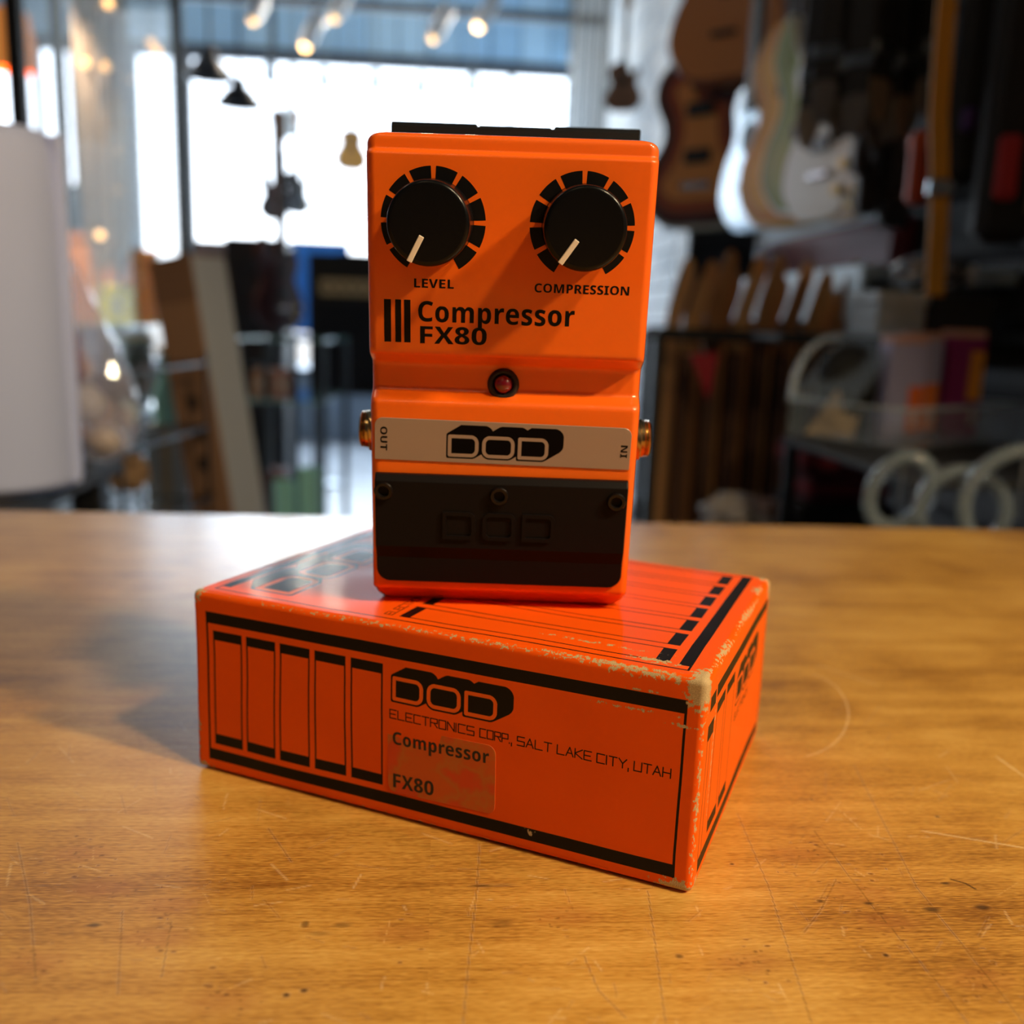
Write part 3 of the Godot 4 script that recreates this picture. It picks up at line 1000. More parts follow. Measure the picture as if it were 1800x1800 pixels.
# ---------------------------------------------------------------- the pedal
func pedal() -> void:
	var paint := coat(rgb(236, 98, 8), 0.42, 0.85, 0.06)
	paint.metallic_specular = 0.4
	var t := thing("effects_pedal", "orange compressor guitar pedal with two black knobs, standing upright on the carton", "guitar pedal", Vector3(-0.0026, BOX_TOP + 0.0004, -0.284))
	t.rotation.z = deg_to_rad(0.12)
	# casting: profile along the height, thickness towards the viewer (mm)
	var prof := fillet([[0.0, 0.0, 0], [0.0, 28.6, 1.3], [3.6, 31.2, 2.0], [4.6, 35.73, 2.4], [56.2, 42.22, 2.3], [59.0, 38.2, 1.6], [66.0, 38.8, 2.4], [68.4, 45.0, 2.2], [114.9, 51.16, 1.0], [115.9, 49.9, 0.8], [119.5, 50.1, 1.7], [127.0, 4.0, 1.0], [127.3, 0.0, 0]], 6)
	var half_width := func(v: float, w: float) -> float:
		var hw := 35.2 - 0.013 * w
		if v < 3.4:
			hw -= 3.4 - sqrt(maxf(0.0, 3.4 * 3.4 - (3.4 - v) * (3.4 - v)))
		if v > 117.0:
			var q := minf(v - 117.0, 2.6)
			hw -= 2.6 - sqrt(maxf(0.0, 2.6 * 2.6 - q * q))
		return hw
	var fine := []                       # more stations at the two ends so that the corners are round
	for i in prof.size():
		var p: Vector2 = prof[i]
		fine.append([p.x * MM, maxf(p.y, 0.02) * MM, half_width.call(p.x, p.y) * MM, 2.3 * MM])
		if i + 1 < prof.size():
			var q: Vector2 = prof[i + 1]
			var step := 0.25 if p.x < 4.0 or (p.x > 116.0 and p.x < 120.0) else 8.0
			var n := int((q.x - p.x) / step)
			for k in range(1, n + 1):
				var s := p.lerp(q, k / (n + 1.0))
				fine.append([s.x * MM, maxf(s.y, 0.02) * MM, half_width.call(s.x, s.y) * MM, 2.3 * MM])
	part("casting", loft(fine), paint, t)

	# frames of the two sloping faces: x right, y up the face, z out of it; features come as (u, height) in mm
	var tilt1 := atan2(6.2, 46.8)
	var b1 := Basis(Vector3.RIGHT, tilt1)
	var top := func(u: float, h: float, out: float) -> Transform3D:
		var o := Vector3(u, h, 44.9 + (h - 67.7) * tan(tilt1)) * MM
		return Transform3D(b1, o + b1.z * (out * MM))
	var tilt2 := atan2(5.9, 47.0)
	var b2 := Basis(Vector3.RIGHT, tilt2)
	var low := func(u: float, h: float, out: float) -> Transform3D:
		var o := Vector3(u, h, 42.1 + (h - 55.3) * tan(tilt2)) * MM
		return Transform3D(b2, o + b2.z * (out * MM))

	var ink := mat(rgb(13, 11, 12), 0.4, 0.0, 0.3)
	var knob_black := mat(rgb(11, 11, 13), 0.24, 0.0, 0.36)
	for k in 2:
		var u: float = [-18.5, 17.1][k]
		# printed dial: ten black segments
		var v := PackedVector3Array()
		var f := PackedInt32Array()
		for s in 10:
			var a0 := deg_to_rad(-60.0 + 30.0 * s) + (0.05 if s > 0 else 0.0)
			var a1 := deg_to_rad(-30.0 + 30.0 * s) - (0.05 if s < 9 else 0.0)
			var o := v.size()
			for i in 9:
				var w := lerpf(a0, a1, i / 8.0)
				v.append(Vector3(cos(w), sin(w), 0) * 9.3 * MM)
				v.append(Vector3(cos(w), sin(w), 0) * 12.55 * MM)
			for i in 8:
				quad(f, o + 2 * i, o + 2 * i + 1, o + 2 * i + 3, o + 2 * i + 2)
		part("dial_scale", mesh_of(v, f), ink, t, top.call(u, 99.8, 0.04))
		# knob: tapered skirt, flat cap with a bright rim, white pointer let into the cap
		var kb := part("knob", lathe([Vector2(0, 0), Vector2(9.75, 0), Vector2(9.75, 0.8), Vector2(9.6, 1.4), Vector2(9.5, 12.2), Vector2(9.48, 12.5), Vector2(9.42, 12.8), Vector2(9.26, 13.1), Vector2(9.0, 13.34), Vector2(8.68, 13.47), Vector2(8.3, 13.5), Vector2(0, 13.5)].map(func(p): return p * MM), 64, true), knob_black, t, top.call(u, 99.8, 0.0) * Transform3D(Basis(Vector3.RIGHT, PI / 2), Vector3.ZERO))
		kb.set_meta("label", "black compression knob" if k else "black level knob")
		var dir := Vector2(-0.57, -0.82).normalized() if k else Vector2(-0.45, -0.89).normalized()
		var ang := atan2(dir.y, dir.x)
		var pm := part("pointer", cbox(Vector3(6.4, 1.25, 0.5) * MM, 0.12 * MM), mat(rgb(226, 208, 190), 0.5), kb)
		pm.transform = Transform3D(Basis(Vector3.RIGHT, -PI / 2), Vector3.ZERO) * Transform3D(Basis(Vector3.BACK, ang), Vector3(dir.x * 6.3, dir.y * 6.3, 13.5) * MM)
	for w in [["LEVEL", 9.7, 2.1, -23.1, 84.4], ["COMPRESSION", 23.1, 2.1, 6.3, 84.2], ["Compressor", 38.5, 4.9, -22.1, 76.3], ["FX80", 16.5, 4.2, -21.6, 71.0]]:
		var l := letters(w[0], w[1] * MM, w[2] * MM)
		part("lettering", l[0], ink, t, top.call(w[3], w[4], 0.03) * l[1])
	for x in [[-30.5, 1.7], [-27.75, 1.45], [-25.55, 1.55]]:
		part("printed_bar", cbox(Vector3(x[1] * MM, 10.4 * MM, 0.06 * MM), 0.01 * MM), ink, t, top.call(x[0] + x[1] / 2, 76.25, 0.03))
	# indicator lamp in its rubber grommet
	var lx := Transform3D(Basis(Vector3.RIGHT, PI / 2 - 0.05), Vector3(-0.7, 61.1, 38.35) * MM)
	var gm := part("grommet", lathe([Vector2(4.1, 0), Vector2(4.0, 0.9), Vector2(3.5, 1.5), Vector2(2.9, 1.5), Vector2(2.5, 0.9), Vector2(2.4, 0)].map(func(p): return p * MM), 40, true), mat(rgb(30, 22, 20), 0.55), t, lx)
	var dome := [Vector2(2.4, 0), Vector2(2.4, 0.9)]
	for i in range(1, 9):
		dome.append(Vector2(cos(i * PI / 16) * 2.4, 0.9 + sin(i * PI / 16) * 2.0))
	var led := coat(rgb(112, 4, 20), 0.25, 1.0, 0.02)
	part("indicator", lathe(dome.map(func(p): return p * MM), 32, true), led, gm).set_meta("label", "dark red indicator dome")
	# silver badge with the printed logo
	var ppm := 15.0
	var bi := Image.create(int(66.2 * ppm), int(11.1 * ppm), false, Image.FORMAT_RGB8)
	bi.fill(rgb(160, 140, 128))
	logo(bi, ppm * 0.885, Vector2(19.0, 11.1 - 1.6) * ppm, false, Color(0.06, 0.05, 0.05), rgb(160, 140, 128))
	var bm := print_material(bi, 0.34, 0.0, 0.1)
	bm.metallic = 0.35
	var bp := round_rect(66.2 * MM, 11.1 * MM, [0.2 * MM, 0.2 * MM, 2.1 * MM, 2.1 * MM])
	var bmesh := slab(bp, 0.0, 0.35 * MM, 0.08 * MM)
	var arr := bmesh.surface_get_arrays(0)
	var buv := PackedVector2Array()
	for p in arr[Mesh.ARRAY_VERTEX]:
		buv.append(Vector2(p.x / (66.2 * MM) + 0.5, 0.5 - p.y / (11.1 * MM)))
	arr[Mesh.ARRAY_TEX_UV] = buv
	bmesh = ArrayMesh.new()
	bmesh.add_surface_from_arrays(Mesh.PRIMITIVE_TRIANGLES, arr)
	var turn := Transform3D(Basis(Vector3.BACK, deg_to_rad(-0.6)), Vector3.ZERO)
	var bd := part("badge", bmesh, bm, t, low.call(-0.35, 46.0, 0.0) * turn)
	bd.set_meta("label", "silver badge with block logo")
	var lo := letters("OUT", 6.3 * MM, 1.75 * MM)
	part("lettering", lo[0], ink, bd, Transform3D(Basis(Vector3.BACK, -PI / 2), Vector3(-31.6, 3.2, 0.36) * MM) * lo[1])
	var li := letters("IN", 3.3 * MM, 1.75 * MM)
	part("lettering", li[0], ink, bd, Transform3D(Basis(Vector3.BACK, PI / 2), Vector3(32.3, -2.3, 0.36) * MM) * li[1])
	# rubber treadle: thin apron below, thick plate above
	var rubber := mat(rgb(20, 16, 16), 0.42, 0.0, 0.22)
	var pst := []
	for p in fillet([[-15.1, 0.0, 0], [-15.1, 0.9, 0.3], [-8.0, 1.1, 0.5], [-4.4, 2.5, 0.8], [13.6, 2.7, 0.6], [15.1, 1.3, 0.4], [15.2, 0.0, 0]], 5):
		var hw := 33.0
		var q := maxf(0.0, -15.1 + 3.6 - p.x)
		hw -= 3.6 - sqrt(maxf(0.0, 3.6 * 3.6 - q * q))
		pst.append([p.x * MM, maxf(p.y, 0.02) * MM, hw * MM, 0.5 * MM])
	var fine2 := []
	for i in pst.size() - 1:
		fine2.append(pst[i])
		for k in range(1, 16):
			var s := []
			for q in 4:
				s.append(lerpf(pst[i][q], pst[i + 1][q], k / 16.0))
			var qq := maxf(0.0, -15.1 + 3.6 - s[0] / MM)
			s[2] = (33.0 - 3.6 + sqrt(maxf(0.0, 3.6 * 3.6 - qq * qq))) * MM
			fine2.append(s)
	fine2.append(pst[-1])
	var pad := part("treadle_pad", loft(fine2), rubber, t, low.call(-0.3, 22.2, 0.02))
	pad.set_meta("label", "black rubber treadle pad")
	for q in [[-30.6, 11.0], [-0.5, 10.6], [30.0, 10.1]]:
		var cup := lathe([Vector2(2.5, 0), Vector2(2.5, 0.7), Vector2(2.2, 1.1), Vector2(1.5, 1.1), Vector2(1.3, 0.7), Vector2(1.2, -0.6), Vector2(0, -0.6)].map(func(p): return p * MM), 28)
		part("bolt", cup, mat(rgb(40, 34, 32), 0.22, 0.7), pad, Transform3D(Basis(Vector3.RIGHT, PI / 2), Vector3(q[0], q[1], 2.65) * MM))
	for k in 3:                     # raised outline letters
		var x0: float = [-15.2, -4.7, 5.7][k]
		var w: float = 8.6
		var h := 7.6
		var rr: Array = [1.8, 1.8, 1.8, 1.8] if k == 1 else [0.1, 1.9, 1.9, 0.1]
		var ringv := PackedVector3Array()
		var ringf := PackedInt32Array()
		var outer := round_rect(w, h, rr)
		var ins: Array = [1.0, 1.0, 1.0, 1.0] if k == 1 else [0.1, 1.0, 1.0, 0.1]
		var inner := round_rect(w - 2.0, h - 2.0, ins)
		var nn := outer.size()
		for ring in [[outer, 0.0], [outer, 0.6], [inner, 0.6], [inner, 0.0]]:
			for p in ring[0]:
				ringv.append(Vector3(p.x, p.y, ring[1]) * MM)
		for b in 3:
			for i in nn:
				var j := (i + 1) % nn
				quad(ringf, b * nn + i, b * nn + j, (b + 1) * nn + j, (b + 1) * nn + i)
		part("raised_letter", mesh_of(ringv, ringf, false), rubber, pad, shift((x0 + w / 2) * MM, 2.0 * MM, 2.55 * MM))
	# jacks on both sides
	var nickel := mat(rgb(196, 168, 120), 0.22, 1.0)
	var hole := mat(rgb(18, 14, 12), 0.5)
	for s in [-1, 1]:
		var hex := PackedVector2Array()
		for i in 6:
			hex.append(Vector2(cos(i * PI / 3), sin(i * PI / 3)) * 6.4 * MM)
		var j := part("jack_nut", slab(hex, 0.0, 2.4 * MM, 0.35 * MM), nickel, t, Transform3D(Basis(Vector3.UP, s * PI / 2), Vector3(s * 35.2, 46.2, 21.0) * MM))
		part("jack_bush", lathe([Vector2(3.1, -1.0), Vector2(3.1, 2.4), Vector2(5.2, 2.4), Vector2(5.2, 3.3), Vector2(4.8, 3.6), Vector2(5.2, 3.9), Vector2(4.8, 4.2), Vector2(5.1, 4.6), Vector2(4.6, 5.0), Vector2(3.1, 5.0), Vector2(3.1, 0.5), Vector2(0, 0.5)].map(func(p): return p * MM), 32), nickel, j, rot(Vector3.RIGHT, 90.0))
		part("washer", lathe([Vector2(7.0, 0), Vector2(7.0, 0.5), Vector2(0, 0.5)].map(func(p): return p * MM), 32), nickel, j, Transform3D(Basis(Vector3.RIGHT, PI / 2), Vector3(0, 0, -0.3 * MM)))
	# base plate with its battery lid, longer than the casting
	var plastic := mat(rgb(16, 17, 20), 0.4)
	part("base_plate", cbox(Vector3(71.0, 130.4, 1.6) * MM, 0.4 * MM), plastic, t, Transform3D(Basis.IDENTITY, Vector3(0, 65.7, -1.0) * MM))
	part("battery_lid", cbox(Vector3(20.8, 62.0, 2.4) * MM, 0.3 * MM), mat(rgb(20, 21, 24), 0.45), t, Transform3D(Basis.IDENTITY, Vector3(-0.2, 100.5, -3.0) * MM))
	for x in [-23.3, 23.3]:
		part("rubber_strip", cbox(Vector3(24.8, 131.2, 2.4) * MM, 0.4 * MM), plastic, t, Transform3D(Basis.IDENTITY, Vector3(x, 66.3, -3.0) * MM))

# ---------------------------------------------------------------- counter
func counter_material() -> StandardMaterial3D:
	# bamboo: fine fibre streaks along x, wider strips, brown flecks. One tile is 0.28 m along the strips by 0.14 m across
	var w := 1536
	var h := 1024
	var grain := func(seed_: int, gw: int, gh: int, freq: float, oct: int) -> PackedByteArray:
		var n := FastNoiseLite.new()
		n.seed = seed_
		n.frequency = freq
		n.fractal_octaves = oct
		var im := n.get_seamless_image(gw, gh)
		im.convert(Image.FORMAT_L8)
		im.resize(w, h, Image.INTERPOLATE_CUBIC)
		return im.get_data()
	var fibre: PackedByteArray = grain.call(1, 96, 1024, 0.16, 3)
	var fine: PackedByteArray = grain.call(2, 256, 1024, 0.35, 2)
	var strip: PackedByteArray = grain.call(3, 16, 256, 0.05, 2)
	var cloud: PackedByteArray = grain.call(4, 256, 170, 0.012, 4)
	var c0 := rgb(130, 84, 30)
	var c1 := rgb(192, 140, 60)
	var c2 := rgb(220, 174, 94)
	var tone := PackedInt32Array()
	for i in 256:
		var k := i / 255.0
		tone.append((c0.lerp(c1, k * 2.0) if k < 0.5 else c1.lerp(c2, k * 2.0 - 1.0)).to_abgr32())
	var words := PackedInt32Array()
	words.resize(w * h)
	for i in w * h:
		words[i] = tone[clampi((fibre[i] * 50 + fine[i] * 60 + strip[i] * 26 + cloud[i] * 46 - 10900) / 100, 0, 255)]
	var img := Image.create_from_data(w, h, false, Image.FORMAT_RGBA8, words.to_byte_array())
	img.convert(Image.FORMAT_RGB8)
	# marks of use, over 0.8 m by 0.62 m of the top: alpha is how strongly they show
	var mw := 2048
	var mh := 1588
	var marks := Image.create(mw, mh, false, Image.FORMAT_RGBA8)
	marks.fill(Color(1, 1, 1, 0))
	var to_mark := func(px: float, py: float) -> Vector2:
		var p := on_level(px, py, COUNTER).rotated(Vector3.UP, -deg_to_rad(YAW))
		return Vector2((p.x + 0.4) / 0.8 * mw, (p.z + 0.70) / 0.62 * mh)
	var blot := func(c: Vector2, rx: float, ry: float, col: Color):
		for y in range(maxi(0, int(c.y - ry)), mini(mh, int(c.y + ry) + 1)):
			for x in range(maxi(0, int(c.x - rx)), mini(mw, int(c.x + rx) + 1)):
				var d := Vector2((x - c.x) / rx, (y - c.y) / ry).length()
				var al := clampf((1.0 - d) * 1.6, 0.0, 1.0) * col.a
				if al > marks.get_pixel(x, y).a:
					marks.set_pixel(x, y, Color(col.r, col.g, col.b, al))
	var line := func(pts: Array, r: float, col: Color):
		for i in pts.size() - 1:
			var p0: Vector2 = to_mark.call(pts[i][0], pts[i][1])
			var p1: Vector2 = to_mark.call(pts[i + 1][0], pts[i + 1][1])
			var n := int(p0.distance_to(p1) / 0.8) + 1
			for k in n:
				blot.call(p0.lerp(p1, float(k) / n), r, r, col)
	var rr := RandomNumberGenerator.new()
	rr.seed = 77
	# knots of the cane: bands of brown pin dots
	for q in [[140, 1500, 16], [300, 1590, 14], [275, 1650, 12], [1400, 1500, 22], [1520, 1570, 26], [1310, 1690, 20], [1720, 1720, 18], [700, 1640, 10], [390, 1760, 12], [180, 1560, 12], [60, 1690, 10], [990, 1610, 10], [1560, 1620, 10]]:
		for i in q[2]:
			var c: Vector2 = to_mark.call(q[0] + rr.randfn(0, 26), q[1] + rr.randfn(0, 26))
			blot.call(c, rr.randf_range(0.8, 2.6), rr.randf_range(0.7, 1.6), Color(0.36, 0.17, 0.06, rr.randf_range(0.35, 0.8)))
		blot.call(to_mark.call(q[0], q[1]), 26.0, 12.0, Color(0.62, 0.36, 0.2, 0.28))
	# dark splashes and pen marks
	for q in [[845, 1556, 9, 1.6, 0.75], [880, 1555, 12, 1.2, 0.4], [535, 1624, 3, 4, 0.6], [600, 1625, 7, 3, 0.45], [560, 1640, 8, 2.4, 0.35], [880, 1622, 9, 5, 0.35], [1636, 1598, 7, 3.4, 0.7], [1725, 1594, 6, 3.4, 0.7], [1660, 1552, 4, 1.8, 0.8], [1525, 1587, 4, 2, 0.7], [1440, 1583, 3, 2, 0.7], [1646, 1435, 2.4, 1.4, 0.75], [1425, 1405, 1.8, 1.5, 0.7], [502, 1748, 2.4, 2, 0.85], [533, 1740, 2.6, 2, 0.85], [1285, 1518, 2, 1.6, 0.8], [1192, 1680, 3, 2.4, 0.7], [1555, 1678, 2.2, 2, 0.8], [165, 1625, 5, 2.5, 0.7]]:
		blot.call(to_mark.call(q[0], q[1]), q[2], q[3], Color(0.13, 0.1, 0.1, q[4]))
	line.call([[1670, 1545], [1695, 1552], [1714, 1563]], 1.2, Color(0.12, 0.08, 0.08, 0.8))
	# scratches
	for s in [[[842, 1480], [836, 1570], [822, 1690], [812, 1800]], [[1137, 1565], [1150, 1660], [1168, 1800]], [[1295, 1430], [1350, 1560], [1425, 1800]], [[1430, 1460], [1530, 1590], [1640, 1720], [1700, 1800]], [[1500, 1345], [1610, 1560], [1800, 1800]], [[30, 1480], [52, 1590], [62, 1720]], [[214, 1600], [206, 1750]], [[470, 1455], [512, 1515]], [[1025, 1680], [1050, 1740], [1100, 1790]], [[300, 1620], [282, 1720]], [[1468, 1545], [1440, 1600], [1410, 1640]]]:
		line.call(s, 0.7, Color(0.34, 0.2, 0.08, 0.5))
	for i in 240:
		var px := rr.randf_range(-40, 1840)
		var py := rr.randf_range(1250, 1800)
		var a := rr.randf_range(0, TAU)
		var l := rr.randf_range(12, 70)
		var pale := rr.randf() < 0.45
		line.call([[px, py], [px + cos(a) * l, py + sin(a) * l * 0.6]], rr.randf_range(0.5, 0.8), Color(1.0, 0.86, 0.6, 0.28) if pale else Color(0.38, 0.22, 0.1, 0.3))
	var ring := []
	for i in 25:
		var a := lerpf(-1.2, 1.35, i / 24.0)
		ring.append([1395 + cos(a) * 95, 1255 + sin(a) * 75])
	line.call(ring, 0.9, Color(1.0, 0.86, 0.62, 0.4))
	line.call([[1440, 1170], [1545, 1205]], 1.0, Color(1.0, 0.86, 0.62, 0.35))
	line.call([[1620, 1460], [1800, 1490]], 0.9, Color(1.0, 0.9, 0.66, 0.5))
	line.call([[1750, 1330], [1800, 1365]], 1.0, Color(1.0, 0.9, 0.66, 0.5))
	for i in 90:
		blot.call(Vector2(rr.randf_range(0, mw), rr.randf_range(0, mh)), rr.randf_range(12, 60), rr.randf_range(4, 16), Color(0.55, 0.36, 0.18, rr.randf_range(0.05, 0.16)))
	var m := StandardMaterial3D.new()
	m.albedo_texture = ImageTexture.create_from_image(img)
	m.detail_enabled = true
	m.detail_blend_mode = BaseMaterial3D.BLEND_MODE_MIX
	m.detail_albedo = ImageTexture.create_from_image(marks)
	m.detail_uv_layer = BaseMaterial3D.DETAIL_UV_2
	m.roughness = 0.38
	m.clearcoat_enabled = true
	m.clearcoat = 0.8
	m.clearcoat_roughness = 0.24
	return m

func counter() -> void:
	# far edge at room z = -0.62; deep enough to pass under the camera
	var t := thing("shop_counter", "long shop counter with a worn bamboo top, carrying the carton and pedal", "counter", room(0, 0, -0.62), deg_to_rad(YAW))
	var top := cbox(Vector3(3.0, 0.04, 1.0), 0.003)
	var a := top.surface_get_arrays(0)
	var uv := PackedVector2Array()
	var uv2 := PackedVector2Array()
	for p in a[Mesh.ARRAY_VERTEX]:
		var q := Vector2(p.x - 0.54, p.z + 0.5)           # room x; distance in front of the far edge
		uv.append(Vector2(q.x / 0.28, q.y / 0.14))
		uv2.append(Vector2((q.x + 0.4) / 0.8, (q.y + 0.08) / 0.62))
	a[Mesh.ARRAY_TEX_UV] = uv
	a[Mesh.ARRAY_TEX_UV2] = uv2
	var me := ArrayMesh.new()
	me.add_surface_from_arrays(Mesh.PRIMITIVE_TRIANGLES, a)
	part("worktop", me, counter_material(), t, shift(-0.54, COUNTER - 0.02, 0.5))
	part("front_panel", cbox(Vector3(2.9, 0.87, 0.03), 0.003), mat(rgb(58, 44, 34), 0.6), t, shift(-0.54, 0.435 + 0.04, 0.08))
	part("plinth", cbox(Vector3(2.8, 0.06, 0.7), 0.003), mat(rgb(30, 28, 27), 0.7), t, shift(-0.54, 0.03, 0.45))
	for x in [-1.98, 0.98]:
		part("side_panel", cbox(Vector3(0.03, 0.85, 0.8), 0.003), mat(rgb(58, 44, 34), 0.6), t, shift(x, 0.485, 0.5))

# ---------------------------------------------------------------- the shop behind
const ORD := ["first", "second", "third", "fourth", "fifth", "sixth", "seventh", "eighth", "ninth", "tenth", "eleventh", "twelfth", "thirteenth", "fourteenth", "fifteenth", "sixteenth", "seventeenth"]

func scaled(c: Array, s: float) -> Array:
	return c.map(func(p): return Vector2(p[0], p[1]) * s)

const SINGLE_CUT := [[0, -0.225], [0.10, -0.215], [0.165, -0.15], [0.165, -0.07], [0.125, 0.0], [0.125, 0.06], [0.145, 0.11], [0.125, 0.155], [0.09, 0.11], [0.05, 0.12], [0.03, 0.185], [-0.05, 0.2], [-0.125, 0.165], [-0.15, 0.1], [-0.118, 0.03], [-0.125, -0.02], [-0.168, -0.08], [-0.165, -0.155], [-0.10, -0.215]]
const DOUBLE_CUT := [[0, -0.225], [0.09, -0.215], [0.155, -0.16], [0.158, -0.08], [0.105, 0.02], [0.13, 0.09], [0.105, 0.165], [0.06, 0.11], [0.03, 0.12], [-0.03, 0.12], [-0.055, 0.13], [-0.10, 0.215], [-0.15, 0.13], [-0.108, 0.02], [-0.158, -0.07], [-0.16, -0.15], [-0.09, -0.215]]
const ACOUSTIC := [[0, -0.25], [0.12, -0.235], [0.195, -0.14], [0.17, -0.03], [0.118, 0.05], [0.135, 0.13], [0.10, 0.2], [0, 0.215], [-0.10, 0.2], [-0.135, 0.13], [-0.118, 0.05], [-0.17, -0.03], [-0.195, -0.14], [-0.12, -0.235]]

# a hanging instrument: centre of the body at where, neck up
func guitar(called: String, label: String, where: Vector3, outline: Array, o: Dictionary) -> Node3D:
	var s: float = o.get("scale", 1.0)
	var t := thing(called, label, o.get("category", "guitar"), where, deg_to_rad(o.get("yaw", -50.0)), o.get("group", ""))
	t.rotation.z = deg_to_rad(o.get("lean", 0.0))
	var depth: float = o.get("depth", 0.045) * s
	var poly := spline(scaled(outline, s), 5)
	var colors: Array = o["colors"]              # rim, then the finish from the edge to the middle
	part("body", slab(poly, -depth / 2, depth / 2, o.get("bevel", 0.005) * s), colors[0], t)
	var z := depth / 2
	for k in range(1, colors.size()):
		var inner := Geometry2D.offset_polygon(poly, -(o.get("bevel", 0.005) + 0.006 + 0.03 * (k - 1)) * s)
		if inner.size():
			part("top_finish", slab(inner[0], z - 0.001 * s, z + 0.0015 * s * k), colors[k], t)
	z += 0.0015 * s * colors.size()
	var wood: Material = o.get("neck", mat(rgb(150, 98, 52), 0.45))
	var dark := mat(rgb(34, 24, 20), 0.5)
	var up: float = 0.12 * s
	part("neck", cbox(Vector3(0.05, 0.52, 0.022) * s, 0.006 * s), wood, t, shift(0, up + 0.26 * s, z - 0.006 * s))
	part("fingerboard", cbox(Vector3(0.052, 0.50, 0.006) * s, 0.001), dark, t, shift(0, up + 0.24 * s, z + 0.008 * s))
	var head := slab(PackedVector2Array(scaled([[-0.025, 0], [0.025, 0], [0.042, 0.05], [0.03, 0.15], [0.0, 0.165], [-0.03, 0.15], [-0.042, 0.05]], s)), -0.007 * s, 0.007 * s, 0.002 * s)
	part("headstock", head, o.get("head", wood), t, shift(0, up + 0.51 * s, z - 0.004 * s))
	var metal := mat(rgb(190, 192, 196), 0.25, 0.9)
	for q in 6:
		part("tuning_peg", cbox(Vector3(0.022, 0.012, 0.01) * s, 0.002 * s), metal, t, shift((-0.05 if q < 3 else 0.05) * s, up + (0.56 + 0.035 * (q % 3)) * s, z - 0.004 * s))
	if o.get("electric", true):
		for q in [0.06, -0.05]:
			part("pickup", cbox(Vector3(0.075, 0.034, 0.012) * s, 0.003 * s), mat(rgb(40, 38, 38), 0.35), t, shift(0, q * s, z + 0.003 * s))
		for q in [[0.11, -0.11], [0.09, -0.165]]:
			part("control_knob", lathe([Vector2(0.013, 0), Vector2(0.011, 0.014), Vector2(0, 0.014)].map(func(p): return p * s), 14), mat(rgb(200, 170, 90), 0.3, 0.5), t, Transform3D(Basis(Vector3.RIGHT, PI / 2), Vector3(q[0] * s, q[1] * s, z)))
	else:
		part("sound_hole", lathe([Vector2(0.0, 0.0), Vector2(0.048, 0.0), Vector2(0.05, -0.001)].map(func(p): return p * s), 24), dark, t, Transform3D(Basis(Vector3.RIGHT, PI / 2), Vector3(0, 0.03 * s, z)))
	part("bridge", cbox(Vector3(0.085, 0.016, 0.012) * s, 0.003 * s), metal if o.get("electric", true) else dark, t, shift(0, -0.12 * s, z + 0.003 * s))
	if o.has("hang"):
		part("hanging_wire", tube([Vector3(0, up + 0.66 * s, 0), Vector3(0, HEIGHT - where.y, 0)], 0.004), mat(rgb(70, 74, 80), 0.5), t)
	return t

func crumple(r: Vector3, seed_: int, rough := 0.28, rings := 18, segs := 26, taper := 0.0) -> ArrayMesh:
	var n := FastNoiseLite.new()
	n.seed = seed_
	n.frequency = 1.7
	n.fractal_type = FastNoiseLite.FRACTAL_RIDGED
	n.fractal_octaves = 3
	var v := PackedVector3Array()
	var f := PackedInt32Array()
	for i in rings + 1:
		for k in segs:
			var a := PI * i / rings
			var b := TAU * k / segs
			var d := Vector3(sin(a) * cos(b), cos(a), -sin(a) * sin(b))
			var q := d * r * (1.0 + rough * n.get_noise_3dv(d * 1.3))
			var thin := 1.0 - taper * (d.y * 0.5 + 0.5)
			v.append(Vector3(q.x * thin, q.y, q.z * thin))
	for i in rings:
		for k in segs:
			var k2 := (k + 1) % segs
			quad(f, (i + 1) * segs + k, (i + 1) * segs + k2, i * segs + k2, i * segs + k)
	return mesh_of(v, f, false)

func px_size(px: float, z: float) -> float:
	return px * -z / FOCAL

# a box whose front face spans the given pixels at depth z
func box_at(called: String, label: String, category: String, x0: float, y0: float, x1: float, y1: float, z: float, depth: float, m: Material, yaw := 0.0, group := "", bevel := 0.004) -> Node3D:
	var c := at((x0 + x1) / 2, (y0 + y1) / 2, z)
	var sx := px_size(x1 - x0, z)
	var sy := px_size(y1 - y0, z)
	var t := thing(called, label, category, c - Vector3(0, sy / 2, 0), deg_to_rad(YAW + yaw), group)
	t.set_meta("size", Vector3(sx, sy, depth))
	part("body", cbox(Vector3(sx, sy, depth), bevel), m, t, shift(0, sy / 2, -depth / 2))
	return t

func post(t: Node3D, called: String, a: Vector3, b: Vector3, w: float, m: Material) -> void:      # square bar between two world points
	var l := t.global_transform.affine_inverse()
	var p := l * a
	var q := l * b
	var d := q - p
	var basis := Basis.looking_at(d.normalized(), Vector3.UP if absf(d.normalized().y) < 0.9 else Vector3.RIGHT)
	part(called, cbox(Vector3(w, w, d.length()), w * 0.15), m, t, Transform3D(basis, (p + q) / 2))

func shop() -> void:
	left_side()
	window_side()
	right_side()

